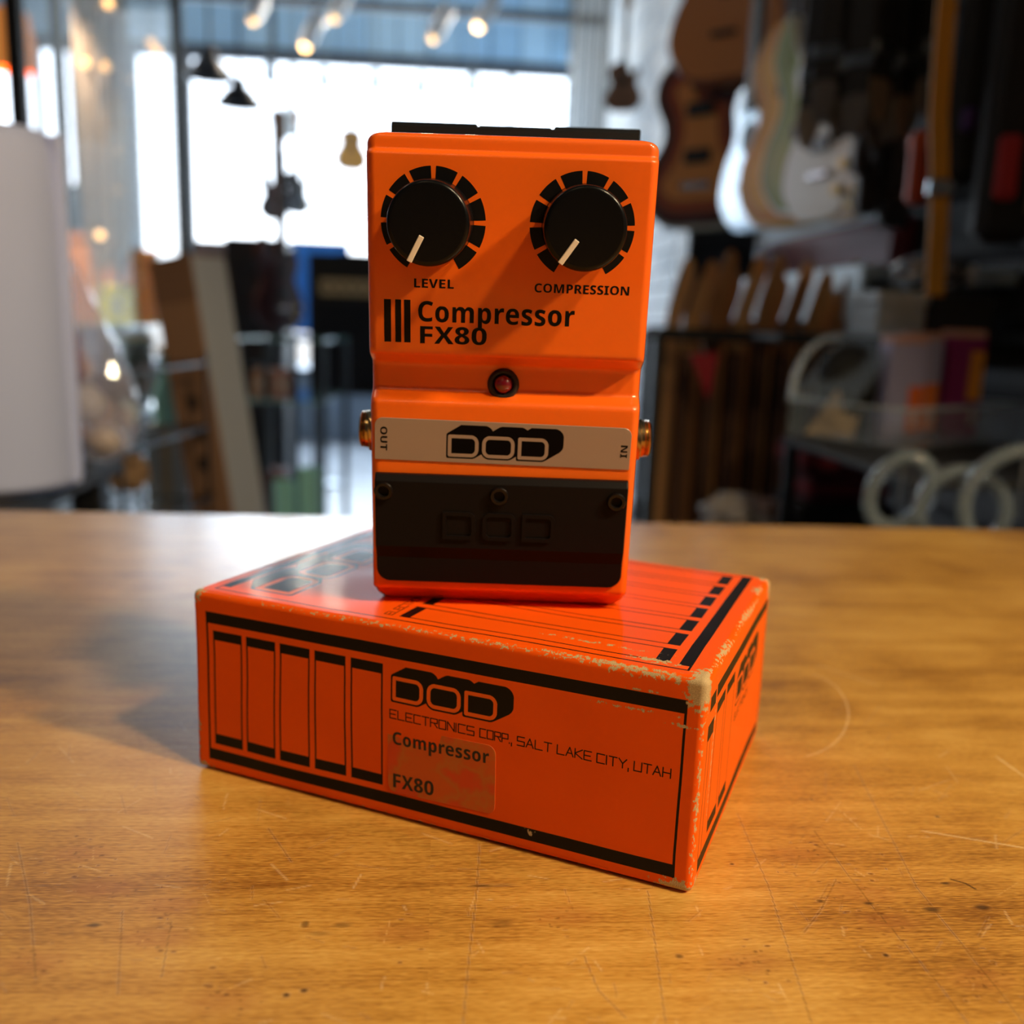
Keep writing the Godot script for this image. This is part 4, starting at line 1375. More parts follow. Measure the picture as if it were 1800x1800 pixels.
func left_side() -> void:
	var black := mat(rgb(20, 21, 24), 0.5)
	var steel := mat(rgb(34, 36, 40), 0.4, 0.4)
	var glass := clear(Color(0.9, 0.98, 0.97), 0.10, 0.02)
	# packing table beyond the counter
	var pt := thing("packing_table", "dark low table just beyond the counter, holding the foam roll", "table", room(-0.86, 0, -1.08), deg_to_rad(YAW))
	part("table_top", cbox(Vector3(0.85, 0.03, 0.5), 0.004), mat(rgb(46, 40, 36), 0.6), pt, shift(0, 0.87, 0))
	for x in [-0.39, 0.39]:
		for z in [-0.22, 0.22]:
			part("leg", cbox(Vector3(0.04, 0.855, 0.04), 0.004), black, pt, shift(x, 0.4275, z))
	# foam roll
	var fc := at(-28, 560, -1.02)
	var foam := mottled(rgb(190, 200, 246), rgb(208, 216, 253), 26.0, 0.9, 31, 0.2)
	var fr := thing("foam_roll", "pale lilac-grey roll of packing foam standing upright beyond the counter", "roll", Vector3(fc.x, 0.885, fc.z))
	part("foam", lathe([Vector2(0, 0.0), Vector2(0.082, 0.0), Vector2(0.088, 0.01), Vector2(0.086, 0.30), Vector2(0.083, 0.350), Vector2(0.074, 0.368), Vector2(0.05, 0.372), Vector2(0.02, 0.372), Vector2(0.02, 0.30)], 48, true), foam, fr)
	part("loose_edge", slab(PackedVector2Array([Vector2(0.080, -0.004), Vector2(0.094, 0.0), Vector2(0.092, 0.006), Vector2(0.078, 0.006)]), 0.0, 0.36, 0.001), foam, fr, Transform3D(Basis(Vector3.RIGHT, -PI / 2), Vector3(0, 0.005, 0.0)))
	part("core", lathe([Vector2(0.02, 0.29), Vector2(0.02, 0.373), Vector2(0.017, 0.373), Vector2(0.017, 0.29)], 24), mat(rgb(150, 116, 78), 0.8), fr)
	# clear bag of small parts
	var bc := at(160, 700, -1.2)
	var bag := thing("plastic_bag", "crumpled clear plastic bag leaning beside the foam roll", "bag", Vector3(bc.x, 0.885, bc.z))
	var film := clear(Color(0.84, 0.83, 0.9), 0.28, 0.1)
	part("film", crumple(Vector3(0.068, 0.15, 0.05), 3, 0.16, 26, 34, 0.9), film, bag, Transform3D(Basis(Vector3.BACK, deg_to_rad(13)), Vector3(-0.012, 0.158, 0)))
	for q in [[0.02, 0.03, 0.01, 206, 186, 172], [-0.03, 0.035, 0.0, 178, 130, 96], [0.0, 0.075, 0.01, 226, 214, 204], [-0.02, 0.12, 0.0, 160, 96, 74], [0.025, 0.10, -0.01, 120, 118, 132]]:
		part("wrapped_part", crumple(Vector3(0.022, 0.02, 0.02), int(q[3]), 0.2, 8, 12), mat(rgb(q[3], q[4], q[5]), 0.4), bag, shift(q[0], q[1], q[2]))
	# tall glass cabinet
	var h := 1.95
	var xr := -1.0
	var zs := [-1.98, -2.89]
	var xl := -1.9
	var gc := thing("glass_cabinet", "tall black-framed glass display cabinet on the shop's left side", "cabinet", Vector3((xr + xl) / 2, 0, (zs[0] + zs[1]) / 2))
	for x in [xr, -1.34, xl]:
		for z in zs:
			if x == -1.34 and z == zs[0]:
				continue
			post(gc, "post", Vector3(x, 0, z), Vector3(x, h, z), 0.03, black)
	for z in zs:
		post(gc, "rail", Vector3(xl, h, z), Vector3(xr, h, z), 0.03, black)
		post(gc, "rail", Vector3(xl, 0.42, z), Vector3(xr, 0.42, z), 0.03, black)
	for x in [xr, xl]:
		post(gc, "rail", Vector3(x, h, zs[0]), Vector3(x, h, zs[1]), 0.03, black)
		post(gc, "rail", Vector3(x, 0.42, zs[0]), Vector3(x, 0.42, zs[1]), 0.03, black)
	for y in [1.03, 0.80, 0.45]:
		part("glass_shelf", cbox(Vector3(0.86, 0.008, 0.86), 0.001), clear(Color(0.75, 0.95, 0.92), 0.25, 0.02), gc, shift(0, y, 0))
	part("side_pane", cbox(Vector3(0.005, 1.48, 0.88), 0.001), glass, gc, shift(xr - gc.position.x, 1.185, 0))
	part("top_panel", cbox(Vector3(0.86, 0.01, 0.88), 0.001), glass, gc, shift(0, h + 0.01, 0))
	# what stands and hangs in the cabinet
	var taupe := [mat(rgb(122, 112, 108), 0.6), mat(rgb(146, 136, 130), 0.5), mat(rgb(104, 92, 88), 0.7), mat(rgb(158, 140, 120), 0.6)]
	for i in 9:
		var px := 142.0 + i * 9.0
		var a := at(px, 60, -2.52 - 0.05 * (i % 3))
		var len := 0.42 + 0.05 * ((i * 3) % 4)
		var t := thing("hanging_cable", "grey-brown cable inside the tall glass cabinet, %s from the wire basket's side" % ORD[i], "cable", Vector3(a.x, 1.93, a.z), 0.0, "cables hung in the cabinet")
		var drop := 1.93 - (at(px, 130, a.z).y)
		part("loop", tube([Vector3(-0.012, 0, 0), Vector3(-0.014, -drop, 0.004), Vector3(-0.012, -drop - len * 0.9, 0), Vector3(0, -drop - len, 0.01), Vector3(0.012, -drop - len * 0.9, 0), Vector3(0.013, -drop, 0.0), Vector3(0.008, -0.1, 0)], 0.006, 8), taupe[i % 4], t)
		part("plug", lathe([Vector2(0, 0), Vector2(0.008, 0), Vector2(0.008, 0.05), Vector2(0.004, 0.07), Vector2(0, 0.07)], 10), mat(rgb(196, 190, 180), 0.3, 0.7), t, shift(0.008, -0.14, 0))
	var amber := StandardMaterial3D.new()
	amber.albedo_color = rgb(255, 184, 24)
	amber.roughness = 0.35
	amber.metallic_specular = 0.3
	var ab := box_at("amber_box", "tall amber ribbed box standing in the glass cabinet", "box", 216, 468, 276, 592, -2.7, 0.06, amber, 10)
	var asz: Vector3 = ab.get_meta("size")
	ab.position.y = 1.034
	for i in 11:
		part("rib", cbox(Vector3(asz.x + 0.004, 0.006, 0.004), 0.001), mat(rgb(214, 122, 8), 0.4), ab, shift(0, 0.012 + i * asz.y / 11.5, 0.002))
	var yb := box_at("yellow_box", "small bright yellow box with a grey picture panel", "box", 176, 520, 234, 586, -2.6, 0.05, mat(rgb(255, 236, 30), 0.4), 8)
	yb.position.y = 1.034
	var ysz: Vector3 = yb.get_meta("size")
	part("picture_panel", cbox(Vector3(0.028, 0.05, 0.002), 0.0005), mat(rgb(206, 200, 170), 0.5), yb, shift(0, ysz.y * 0.45, 0.001))
	var tb := box_at("tan_box", "tan wooden box standing behind the yellow box", "box", 128, 452, 204, 590, -2.72, 0.07, mat(rgb(196, 122, 40), 0.5), 5)
	tb.position.y = 1.034
	part("lid", cbox(Vector3(tb.get_meta("size").x + 0.008, 0.02, 0.09), 0.003), mat(rgb(176, 104, 34), 0.5), tb, shift(0, tb.get_meta("size").y + 0.005, -0.04))
	# small drum on the lower shelf
	var dc := at(226, 606, -2.68)
	var dr := thing("hand_drum", "small wooden hand drum with a tan skin", "drum", Vector3(dc.x, 0.804, dc.z))
	part("shell", lathe([Vector2(0.05, 0), Vector2(0.062, 0.1), Vector2(0.066, 0.2), Vector2(0.06, 0.2)], 28), mat(rgb(70, 48, 34), 0.5), dr)
	part("skin", lathe([Vector2(0.067, 0.19), Vector2(0.067, 0.203), Vector2(0, 0.206)], 28), mat(rgb(206, 160, 104), 0.6), dr)
	part("hoop", tube(range(24).map(func(i): return Vector3(cos(TAU * i / 24), 0, sin(TAU * i / 24)) * 0.068 + Vector3(0, 0.185, 0)), 0.005, 6, true), mat(rgb(180, 176, 170), 0.3, 0.8), dr)
	# pale teal bottle
	var jc := at(292, 700, -2.3)
	var bo := thing("glass_bottle", "pale teal glass bottle standing on a light carton", "bottle", Vector3(jc.x, 0.806, jc.z))
	part("bottle", lathe([Vector2(0, 0), Vector2(0.028, 0), Vector2(0.03, 0.01), Vector2(0.03, 0.07), Vector2(0.016, 0.11), Vector2(0.014, 0.155), Vector2(0.02, 0.16), Vector2(0.0, 0.168)], 28, true), mat(rgb(170, 232, 226), 0.15), bo)
	part("stopper", lathe([Vector2(0, 0.165), Vector2(0.02, 0.168), Vector2(0.022, 0.18), Vector2(0, 0.187)], 20), mat(rgb(230, 196, 150), 0.4), bo)
	var lb := box_at("light_carton", "light blue-grey carton on the floor under the teal bottle", "box", 262, 765, 330, 1100, -2.25, 0.1, mat(rgb(186, 196, 204), 0.7), 8)
	lb.position.y = 0.0
	lb.get_node("body").scale.y = 0.804 / lb.get_meta("size").y
	lb.get_node("body").position.y = 0.402
	part("tape", cbox(Vector3(0.02, 0.5, 0.001), 0.0002), mat(rgb(196, 176, 140), 0.4), lb, shift(0, 0.55, 0.001))
	# odds and ends on the lower shelf
	var k := 0
	for q in [[118, 640, 30, 200, 120, 92, "rust-red crumpled paper bundle"], [135, 700, 34, 210, 196, 186, "off-white crumpled paper bundle"], [190, 735, 30, 190, 152, 122, "tan crumpled paper bundle"], [215, 725, 20, 206, 232, 224, "mint-white crumpled paper bundle"], [150, 786, 30, 120, 104, 96, "brown-grey crumpled paper bundle"], [222, 830, 32, 178, 140, 100, "ochre crumpled paper bundle"], [110, 600, 26, 168, 96, 84, "brick-coloured crumpled paper bundle"]]:
		var z := -1.45 - 0.05 * k
		var r := px_size(q[2], z)
		var p := at(q[0], q[1], z)
		var o := thing("paper_bundle", q[6] + " on the wire basket stack", "paper", p, 0.0, "paper bundles beyond the counter")
		part("paper", crumple(Vector3(r * 1.15, r, r), 40 + k, 0.3, 12, 18), mat(rgb(q[3], q[4], q[5]), 0.6), o)
		part("tie", tube(range(16).map(func(i): return Vector3(0, cos(TAU * i / 16), sin(TAU * i / 16)) * r * 0.98), r * 0.06, 6, true), mat(rgb(230, 220, 205), 0.4), o)
		k += 1
	var wb := thing("wire_basket", "tall dark wire basket holding crumpled paper bundles", "basket", Vector3(at(160, 700, -1.6).x, 0, -1.6))
	for y in [0.05, 0.55, 0.72, 0.86, 0.98]:
		part("hoop", tube([Vector3(-0.13, y, -0.2), Vector3(0.13, y, -0.2), Vector3(0.13, y, 0.2), Vector3(-0.13, y, 0.2)], 0.004, 6, true), steel, wb)
	for x in [-0.13, 0.0, 0.13]:
		for z in [-0.2, 0.2]:
			part("upright", tube([Vector3(x, 0.0, z), Vector3(x, 1.0, z)], 0.004, 6), steel, wb)
	for y in [0.72, 0.86]:
		for x in [-0.1, -0.05, 0.0, 0.05, 0.1]:
			part("wire", tube([Vector3(x, y, -0.2), Vector3(x, y, 0.2)], 0.003, 6), steel, wb)
	# long leaning carton
	var a := at(330, 463, -1.95)
	var b := on_level(470, 1420, 0.06)
	b = at(492, 1440, -1.9)
	var lc := thing("leaning_carton", "long brown cardboard carton with pale side, leaning at the cabinet", "box", Vector3(b.x, 0.0, b.z))
	var up := (a - lc.position).normalized()
	var side := Vector3(1, 0, 0.42)
	side = (side - up * side.dot(up)).normalized()
	var bas := Basis(side, up, side.cross(up))
	var ln := (a - lc.position).length()
	var w := 0.105
	part("carton", cbox(Vector3(w, ln - 0.02, w), 0.003), mat(rgb(150, 110, 78), 0.75), lc, Transform3D(bas, up * (ln / 2 + 0.02)))
	part("pale_side", cbox(Vector3(0.002, ln - 0.03, w - 0.008), 0.0005), mat(rgb(178, 180, 184), 0.7), lc, Transform3D(bas, up * (ln / 2 + 0.02) + side * (w / 2 + 0.0005)))
	part("end_flap", cbox(Vector3(w + 0.002, 0.09, w + 0.002), 0.003), mat(rgb(128, 92, 66), 0.75), lc, Transform3D(bas, up * (ln - 0.035)))
	for i in 6:
		part("printed_mark", cbox(Vector3(0.03, 0.03 if i != 2 else 0.012, 0.001), 0.0002), mat(rgb(64, 46, 34), 0.8), lc, Transform3D(bas, up * (0.60 + 0.062 * i) + bas.z * (w / 2 + 0.0005)))
	# added glowing beads; most stand in for lamp reflections in the glass
	var warm := Color(1.0, 0.78, 0.5)
	var nth := 0
	for q in [[190, 6, 9.0], [216, 18, 4.0], [266, 76, 4.0], [276, 90, 4.0], [150, 112, 5.0], [186, 118, 3.0], [226, 140, 2.5], [207, 266, 3.0], [207, 336, 5.0], [176, 414, 6.0], [208, 480, 6.0]]:
		var p := at(q[0], q[1], -2.75 if q[0] > 200 else -2.5)
		var o := thing("glint_bead", "tiny glowing bead added as a lamp glint in the glass cabinet, %s from the cabinet's top" % ORD[nth], "lamp", p, 0.0, "added glint beads in the cabinet")
		nth += 1
		part("bulb", lathe([Vector2(0, -0.011), Vector2(0.009, -0.006), Vector2(0.011, 0.0), Vector2(0.008, 0.008), Vector2(0.004, 0.012)], 12, true), glow(warm, q[2] * 0.6), o)  # glowing bead imitating a mirrored lamp
		part("bead_cap", lathe([Vector2(0.005, 0.011), Vector2(0.005, 0.025), Vector2(0, 0.025)], 10), black, o)
		part("wire", tube([Vector3(0, 0.024, 0), Vector3(0, 1.94 - p.y, 0)] if p.y < 1.9 else [Vector3(0, 0.024, 0), Vector3(0, HEIGHT - p.y, 0)], 0.0012, 5), black, o)
	var cd := thing("cabinet_fill", "added round fill light under the top of the glass cabinet", "lamp", Vector3(-1.2, 1.9, -2.45))  # fill light added to brighten the amber and yellow boxes
	part("puck", lathe([Vector2(0, 0.03), Vector2(0.035, 0.03), Vector2(0.035, 0.0), Vector2(0.03, 0.0)], 24), black, cd)
	part("lens", lathe([Vector2(0, -0.001), Vector2(0.03, 0.002)], 24), glow(warm, 3.0), cd)
	var cl := SpotLight3D.new()
	cl.name = "cabinet_fill_light"
	cd.add_child(cl)
	cl.transform = Transform3D(Basis.looking_at(Vector3(0.06, -0.8, -0.22).normalized(), Vector3.FORWARD), Vector3(0, -0.02, 0))
	cl.light_color = Color(1.0, 0.88, 0.70)
	cl.light_energy = 2.0
	cl.light_size = 0.03
	cl.spot_angle = 34
	cl.spot_angle_attenuation = 0.6
	cl.spot_range = 12
	cl.spot_attenuation = 2
	cl.shadow_enabled = true
	var lp := at(20, 72, -3.6)
	var am := thing("amber_shade_lamp", "glowing amber glass shade hanging behind the black cabinet post", "lamp", lp)
	part("shade", lathe([Vector2(0.03, 0.11), Vector2(0.06, 0.09), Vector2(0.075, 0.0), Vector2(0.07, -0.10), Vector2(0.062, -0.10), Vector2(0.066, 0.0)], 28, true), glow(Color(1.0, 0.62, 0.30), 0.4), am)
	part("cord", tube([Vector3(0, 0.1, 0), Vector3(0, HEIGHT - lp.y, 0)], 0.004), black, am)
	var ol := OmniLight3D.new()
	ol.name = "amber_glow"
	am.add_child(ol)
	ol.position = Vector3(0, -0.13, 0)
	ol.light_color = Color(1.0, 0.6, 0.28)
	ol.light_energy = 0.05
	ol.light_size = 0.05
	ol.omni_range = 12
	ol.omni_attenuation = 2
	ol.shadow_enabled = true

func window_side() -> void:
	var black := mat(rgb(18, 20, 24), 0.5)
	var navy := mat(rgb(22, 27, 36), 0.55)
	var steel := mat(rgb(120, 126, 132), 0.3, 0.8)
	# floor-standing speaker by the window
	var sp := box_at("speaker_tower", "tall black speaker cabinet standing on the floor before the window", "speaker", 402, 418, 500, 990, -4.2, 0.3, navy)
	var ss: Vector3 = sp.get_meta("size")
	sp.position.y = 0.0
	var top_y := at(450, 418, -4.2).y
	sp.get_node("body").mesh = cbox(Vector3(ss.x, top_y, 0.3), 0.008)
	sp.get_node("body").position.y = top_y / 2
	for q in [[0.16, 0.07], [0.42, 0.085], [0.66, 0.085]]:
		part("driver", lathe([Vector2(q[1], 0), Vector2(q[1], 0.008), Vector2(q[1] * 0.85, 0.004), Vector2(q[1] * 0.3, -0.02), Vector2(0, -0.012)], 28), mat(rgb(34, 38, 46), 0.5), sp, Transform3D(Basis(Vector3.RIGHT, PI / 2), Vector3(0, top_y - q[0], 0.004)))
	part("badge", cbox(Vector3(0.07, 0.02, 0.004), 0.001), steel, sp, shift(0, top_y - 0.54, 0.002))
	var gp := box_at("paper_stack", "pale stack of printed sheets lying on the dark ledge before the window", "paper", 343, 424, 396, 446, -4.4, 0.25, mat(rgb(186, 196, 214), 0.7))
	part("top_sheet", cbox(Vector3(gp.get_meta("size").x - 0.01, 0.002, 0.22), 0.0005), mat(rgb(214, 220, 232), 0.6), gp, shift(0.004, gp.get_meta("size").y + 0.001, -0.125))
	var lg := box_at("dark_ledge", "dark brown display ledge carrying the pale paper stack", "ledge", 330, 446, 404, 1000, -4.36, 0.35, mat(rgb(54, 42, 40), 0.6))
	var ly := gp.position.y - 0.002
	lg.get_node("body").mesh = cbox(Vector3(lg.get_meta("size").x, ly, 0.35), 0.006)
	lg.position.y = 0.0
	lg.get_node("body").position.y = ly / 2
	part("edge_strip", cbox(Vector3(lg.get_meta("size").x, 0.03, 0.006), 0.001), mat(rgb(90, 70, 62), 0.5), lg, shift(0, ly - 0.03, 0.003))
	guitar("hanging_guitar", "dark red-brown guitar hanging beside the tall black speaker", at(489, 498, -4.0), DOUBLE_CUT, {"scale": 0.85, "yaw": 62.0, "colors": [mat(rgb(60, 26, 24), 0.4), mat(rgb(78, 32, 30), 0.35)], "hang": 1})
	# glass table
	var ty := at(490, 596, -3.0).y
	var ga := at(412, 600, -3.0)
	var gb := at(572, 600, -3.0)
	var gt := thing("glass_table", "glass-topped display table on thin steel legs beside the leaning carton", "table", Vector3((ga.x + gb.x) / 2, 0, -3.2))
	var tw := gb.x - ga.x
	part("glass_top", cbox(Vector3(tw, 0.012, 0.45), 0.002), clear(Color(0.72, 0.9, 0.9), 0.35, 0.02), gt, shift(0, ty, 0))
	var sy := at(490, 705, -3.0).y
	part("glass_shelf", cbox(Vector3(tw - 0.02, 0.01, 0.43), 0.002), clear(Color(0.72, 0.9, 0.9), 0.35, 0.02), gt, shift(0, sy, 0))
	for x in [-0.47, -0.16, 0.16, 0.47]:
		for z in [-0.2, 0.2]:
			part("leg", tube([Vector3(x * tw, 0, z), Vector3(x * tw, ty - 0.006, z)], 0.011, 10), mat(rgb(70, 76, 82), 0.35, 0.7), gt)
	for q in [[446, 480, 196, 148, 120, "beige"], [484, 512, 206, 150, 140, "pinkish"]]:
		var o := box_at("small_box", q[5] + " small box on the lower shelf of the glass table", "box", q[0], 706, q[1], 752, -3.1, 0.1, mat(rgb(q[2], q[3], q[4]), 0.6))
		o.position.y = sy + 0.006
		part("label", cbox(Vector3(o.get_meta("size").x * 0.6, 0.025, 0.001), 0.0002), mat(rgb(226, 214, 204), 0.5), o, shift(0, 0.04, 0.001))
	var bp := box_at("brown_case", "red-brown instrument case standing on the floor under the glass table", "case", 458, 760, 500, 1050, -3.15, 0.12, mat(rgb(120, 60, 40), 0.5))
	bp.position.y = 0.0
	part("handle", tube([Vector3(-0.02, bp.get_meta("size").y, -0.06), Vector3(-0.015, bp.get_meta("size").y + 0.03, -0.06), Vector3(0.015, bp.get_meta("size").y + 0.03, -0.06), Vector3(0.02, bp.get_meta("size").y, -0.06)], 0.005), black, bp)
	for q in [[500, 845, "shorter"], [545, 822, "taller"]]:
		var p := at(q[0], q[1], -2.7)
		var o := thing("glass_tube_stand", q[2] + " pale teal glass cylinder standing on the floor by the glass table", "vase", Vector3(p.x, 0, p.z))
		part("cylinder", lathe([Vector2(0, 0), Vector2(0.032, 0), Vector2(0.032, p.y), Vector2(0.029, p.y), Vector2(0.029, 0.01), Vector2(0, 0.01)], 24), mat(rgb(158, 218, 206), 0.12), o)
		part("foot", lathe([Vector2(0.036, 0), Vector2(0.036, 0.012), Vector2(0.033, 0.02)], 24), mat(rgb(186, 220, 214), 0.2), o)
	# amplifier on a stand, right behind the pedal
	var cy0 := at(600, 690, -3.8).y
	var am := box_at("guitar_amplifier", "black guitar amplifier with a gold control strip on a thin stand", "amplifier", 545, 456, 700, 690, -3.8, 0.28, black)
	am.position.y = cy0
	var asz: Vector3 = am.get_meta("size")
	part("control_strip", cbox(Vector3(asz.x - 0.05, 0.062, 0.006), 0.002), mat(rgb(214, 186, 140), 0.4), am, shift(0.02, asz.y - 0.125, 0.002))
	part("grille_cloth", cbox(Vector3(asz.x - 0.04, asz.y - 0.2, 0.006), 0.002), mat(rgb(28, 30, 36), 0.9), am, shift(0, (asz.y - 0.2) / 2 + 0.015, 0.002))
	for i in 6:
		part("control_knob", lathe([Vector2(0.011, 0), Vector2(0.009, 0.012), Vector2(0, 0.012)], 14), black, am, Transform3D(Basis(Vector3.RIGHT, PI / 2), Vector3(-0.10 + 0.045 * i, asz.y - 0.125, 0.005)))
	part("carry_handle", cbox(Vector3(0.16, 0.014, 0.03), 0.004), black, am, shift(0, asz.y + 0.006, -0.14))
	var st := thing("amplifier_stand", "thin chrome stand under the black amplifier", "stand", Vector3(am.position.x, 0, am.position.z))
	st.rotation.y = deg_to_rad(YAW)
	for x in [-0.16, 0.16]:
		for z in [-0.25, -0.03]:
			part("leg", tube([Vector3(x, 0, z), Vector3(x, cy0 - 0.012, z)], 0.01, 10), steel, st)
		part("cross_bar", tube([Vector3(x, 0.3, -0.25), Vector3(x, 0.3, -0.03)], 0.008, 8), steel, st)
	part("top_plate", cbox(Vector3(0.36, 0.01, 0.28), 0.002), steel, st, shift(0, cy0 - 0.006, -0.14))
	# blue board
	var bb := box_at("blue_board", "bright blue display board on a post before the window", "sign", 514, 432, 612, 582, -6.0, 0.03, mat(rgb(56, 140, 244), 0.5))
	part("post", tube([Vector3(0, -bb.position.y + 0.02, -0.05), Vector3(0, 0.1, -0.05)], 0.018, 10), steel, bb)
	part("foot", lathe([Vector2(0.16, 0), Vector2(0.16, 0.015), Vector2(0.02, 0.03)], 24), steel, bb, shift(0, -bb.position.y, -0.05))
	part("edge_trim", cbox(Vector3(bb.get_meta("size").x + 0.01, 0.02, 0.034), 0.003), mat(rgb(70, 146, 236), 0.5), bb, shift(0, bb.get_meta("size").y, -0.015))
	# small instruments hanging against the light
	guitar("hanging_guitar", "small black guitar silhouetted in the bright window, hung on a wire", at(521, 337, -6.2), SINGLE_CUT, {"scale": 0.62, "yaw": 58.0, "colors": [mat(rgb(26, 26, 30), 0.4), mat(rgb(34, 32, 36), 0.35)], "hang": 1})
	guitar("hanging_guitar", "small dark brown guitar hanging against the window beside the black one", at(481, 346, -4.95), DOUBLE_CUT, {"scale": 0.52, "yaw": 52.0, "colors": [mat(rgb(56, 44, 44), 0.4), mat(rgb(70, 54, 52), 0.35)], "hang": 1})
	guitar("hanging_guitar", "pale grey guitar hanging highest against the bright window", at(511, 212, -7.2), DOUBLE_CUT, {"scale": 0.5, "yaw": 66.0, "colors": [mat(rgb(150, 160, 160), 0.4), mat(rgb(170, 176, 176), 0.35)], "neck": mat(rgb(150, 150, 140), 0.5), "hang": 1})
	guitar("ukulele", "little golden ukulele hanging alone against the bright window", at(617, 262, -7.0), ACOUSTIC, {"scale": 0.6, "yaw": 24.0, "colors": [mat(rgb(140, 96, 40), 0.4), mat(rgb(190, 140, 62), 0.35)], "depth": 0.09, "electric": false, "category": "ukulele", "hang": 1})
	var hp := at(566, 336, -6.2)
	var ho := thing("tambourine", "grey hoop of a tambourine hanging against the window", "tambourine", hp, 0.4)
	part("hoop", tube(range(32).map(func(i): return Vector3(cos(TAU * i / 32), sin(TAU * i / 32), 0) * 0.115), 0.012, 8, true), mat(rgb(120, 140, 146), 0.5), ho)
	for i in 6:
		part("jingle", lathe([Vector2(0, -0.003), Vector2(0.02, -0.002), Vector2(0.02, 0.002), Vector2(0, 0.003)], 14), steel, ho, Transform3D(Basis(Vector3.RIGHT, PI / 2), Vector3(cos(TAU * i / 6), sin(TAU * i / 6), 0.12) * 0.115))
	part("hanging_wire", tube([Vector3(0, 0.115, 0), Vector3(0, HEIGHT - hp.y, 0)], 0.003, 6), steel, ho)
	for q in [[474, 128, "first"], [570, 138, "second"], [660, 142, "third"], [740, 150, "fourth"], [830, 146, "fifth"]]:
		var p := on_back(q[0], q[1], 7.9)
		var o := thing("window_spotlight", "small grey unlit spotlight at the window top, %s from the pendant lamps" % q[2], "lamp", room(p.x, p.y, p.z), deg_to_rad(YAW), "unlit window spotlights")
		part("housing", lathe([Vector2(0, 0.08), Vector2(0.035, 0.07), Vector2(0.045, 0.0), Vector2(0.045, -0.07), Vector2(0.038, -0.07), Vector2(0.036, 0.0)], 18), mat(rgb(110, 124, 130), 0.5), o, rot(Vector3.RIGHT, 30.0))
		part("stem", tube([Vector3(0, 0.06, 0), Vector3(0, HEIGHT - p.y, 0)], 0.006, 6), mat(rgb(110, 124, 130), 0.5), o)
	# pale cables by the brick wall
	for i in 10:
		var px := 1003.0 + i * 7.2
		var z := -5.4 + 0.12 * (i % 3)
		var p := at(px, 150, z)
		var o := thing("silver_cable", "thin pale cable hanging near the white bricks, %s from the window" % ORD[i], "cable", Vector3(p.x, HEIGHT, z), 0.0, "pale cables by the brick wall")
		var low := HEIGHT - at(px, 236 + 9 * (i % 4), z).y
		part("cable", tube([Vector3(0, 0, 0), Vector3(0.006, -low * 0.5, 0), Vector3(0, -low, 0)], 0.009, 8), mat(rgb(176, 178, 172) if i % 2 else rgb(120, 122, 120), 0.4, 0.3), o)
		part("plug", lathe([Vector2(0, -0.06), Vector2(0.011, -0.06), Vector2(0.011, 0.0), Vector2(0, 0.0)], 10), steel, o, shift(0, -low, 0))
	guitar("ukulele", "small brown ukulele hanging in front of the white brick wall", at(1096, 150, -4.6), SINGLE_CUT, {"scale": 0.5, "yaw": -20.0, "colors": [mat(rgb(92, 62, 44), 0.45), mat(rgb(120, 80, 54), 0.4)], "neck": mat(rgb(150, 110, 70), 0.5), "electric": false, "category": "ukulele", "hang": 1})

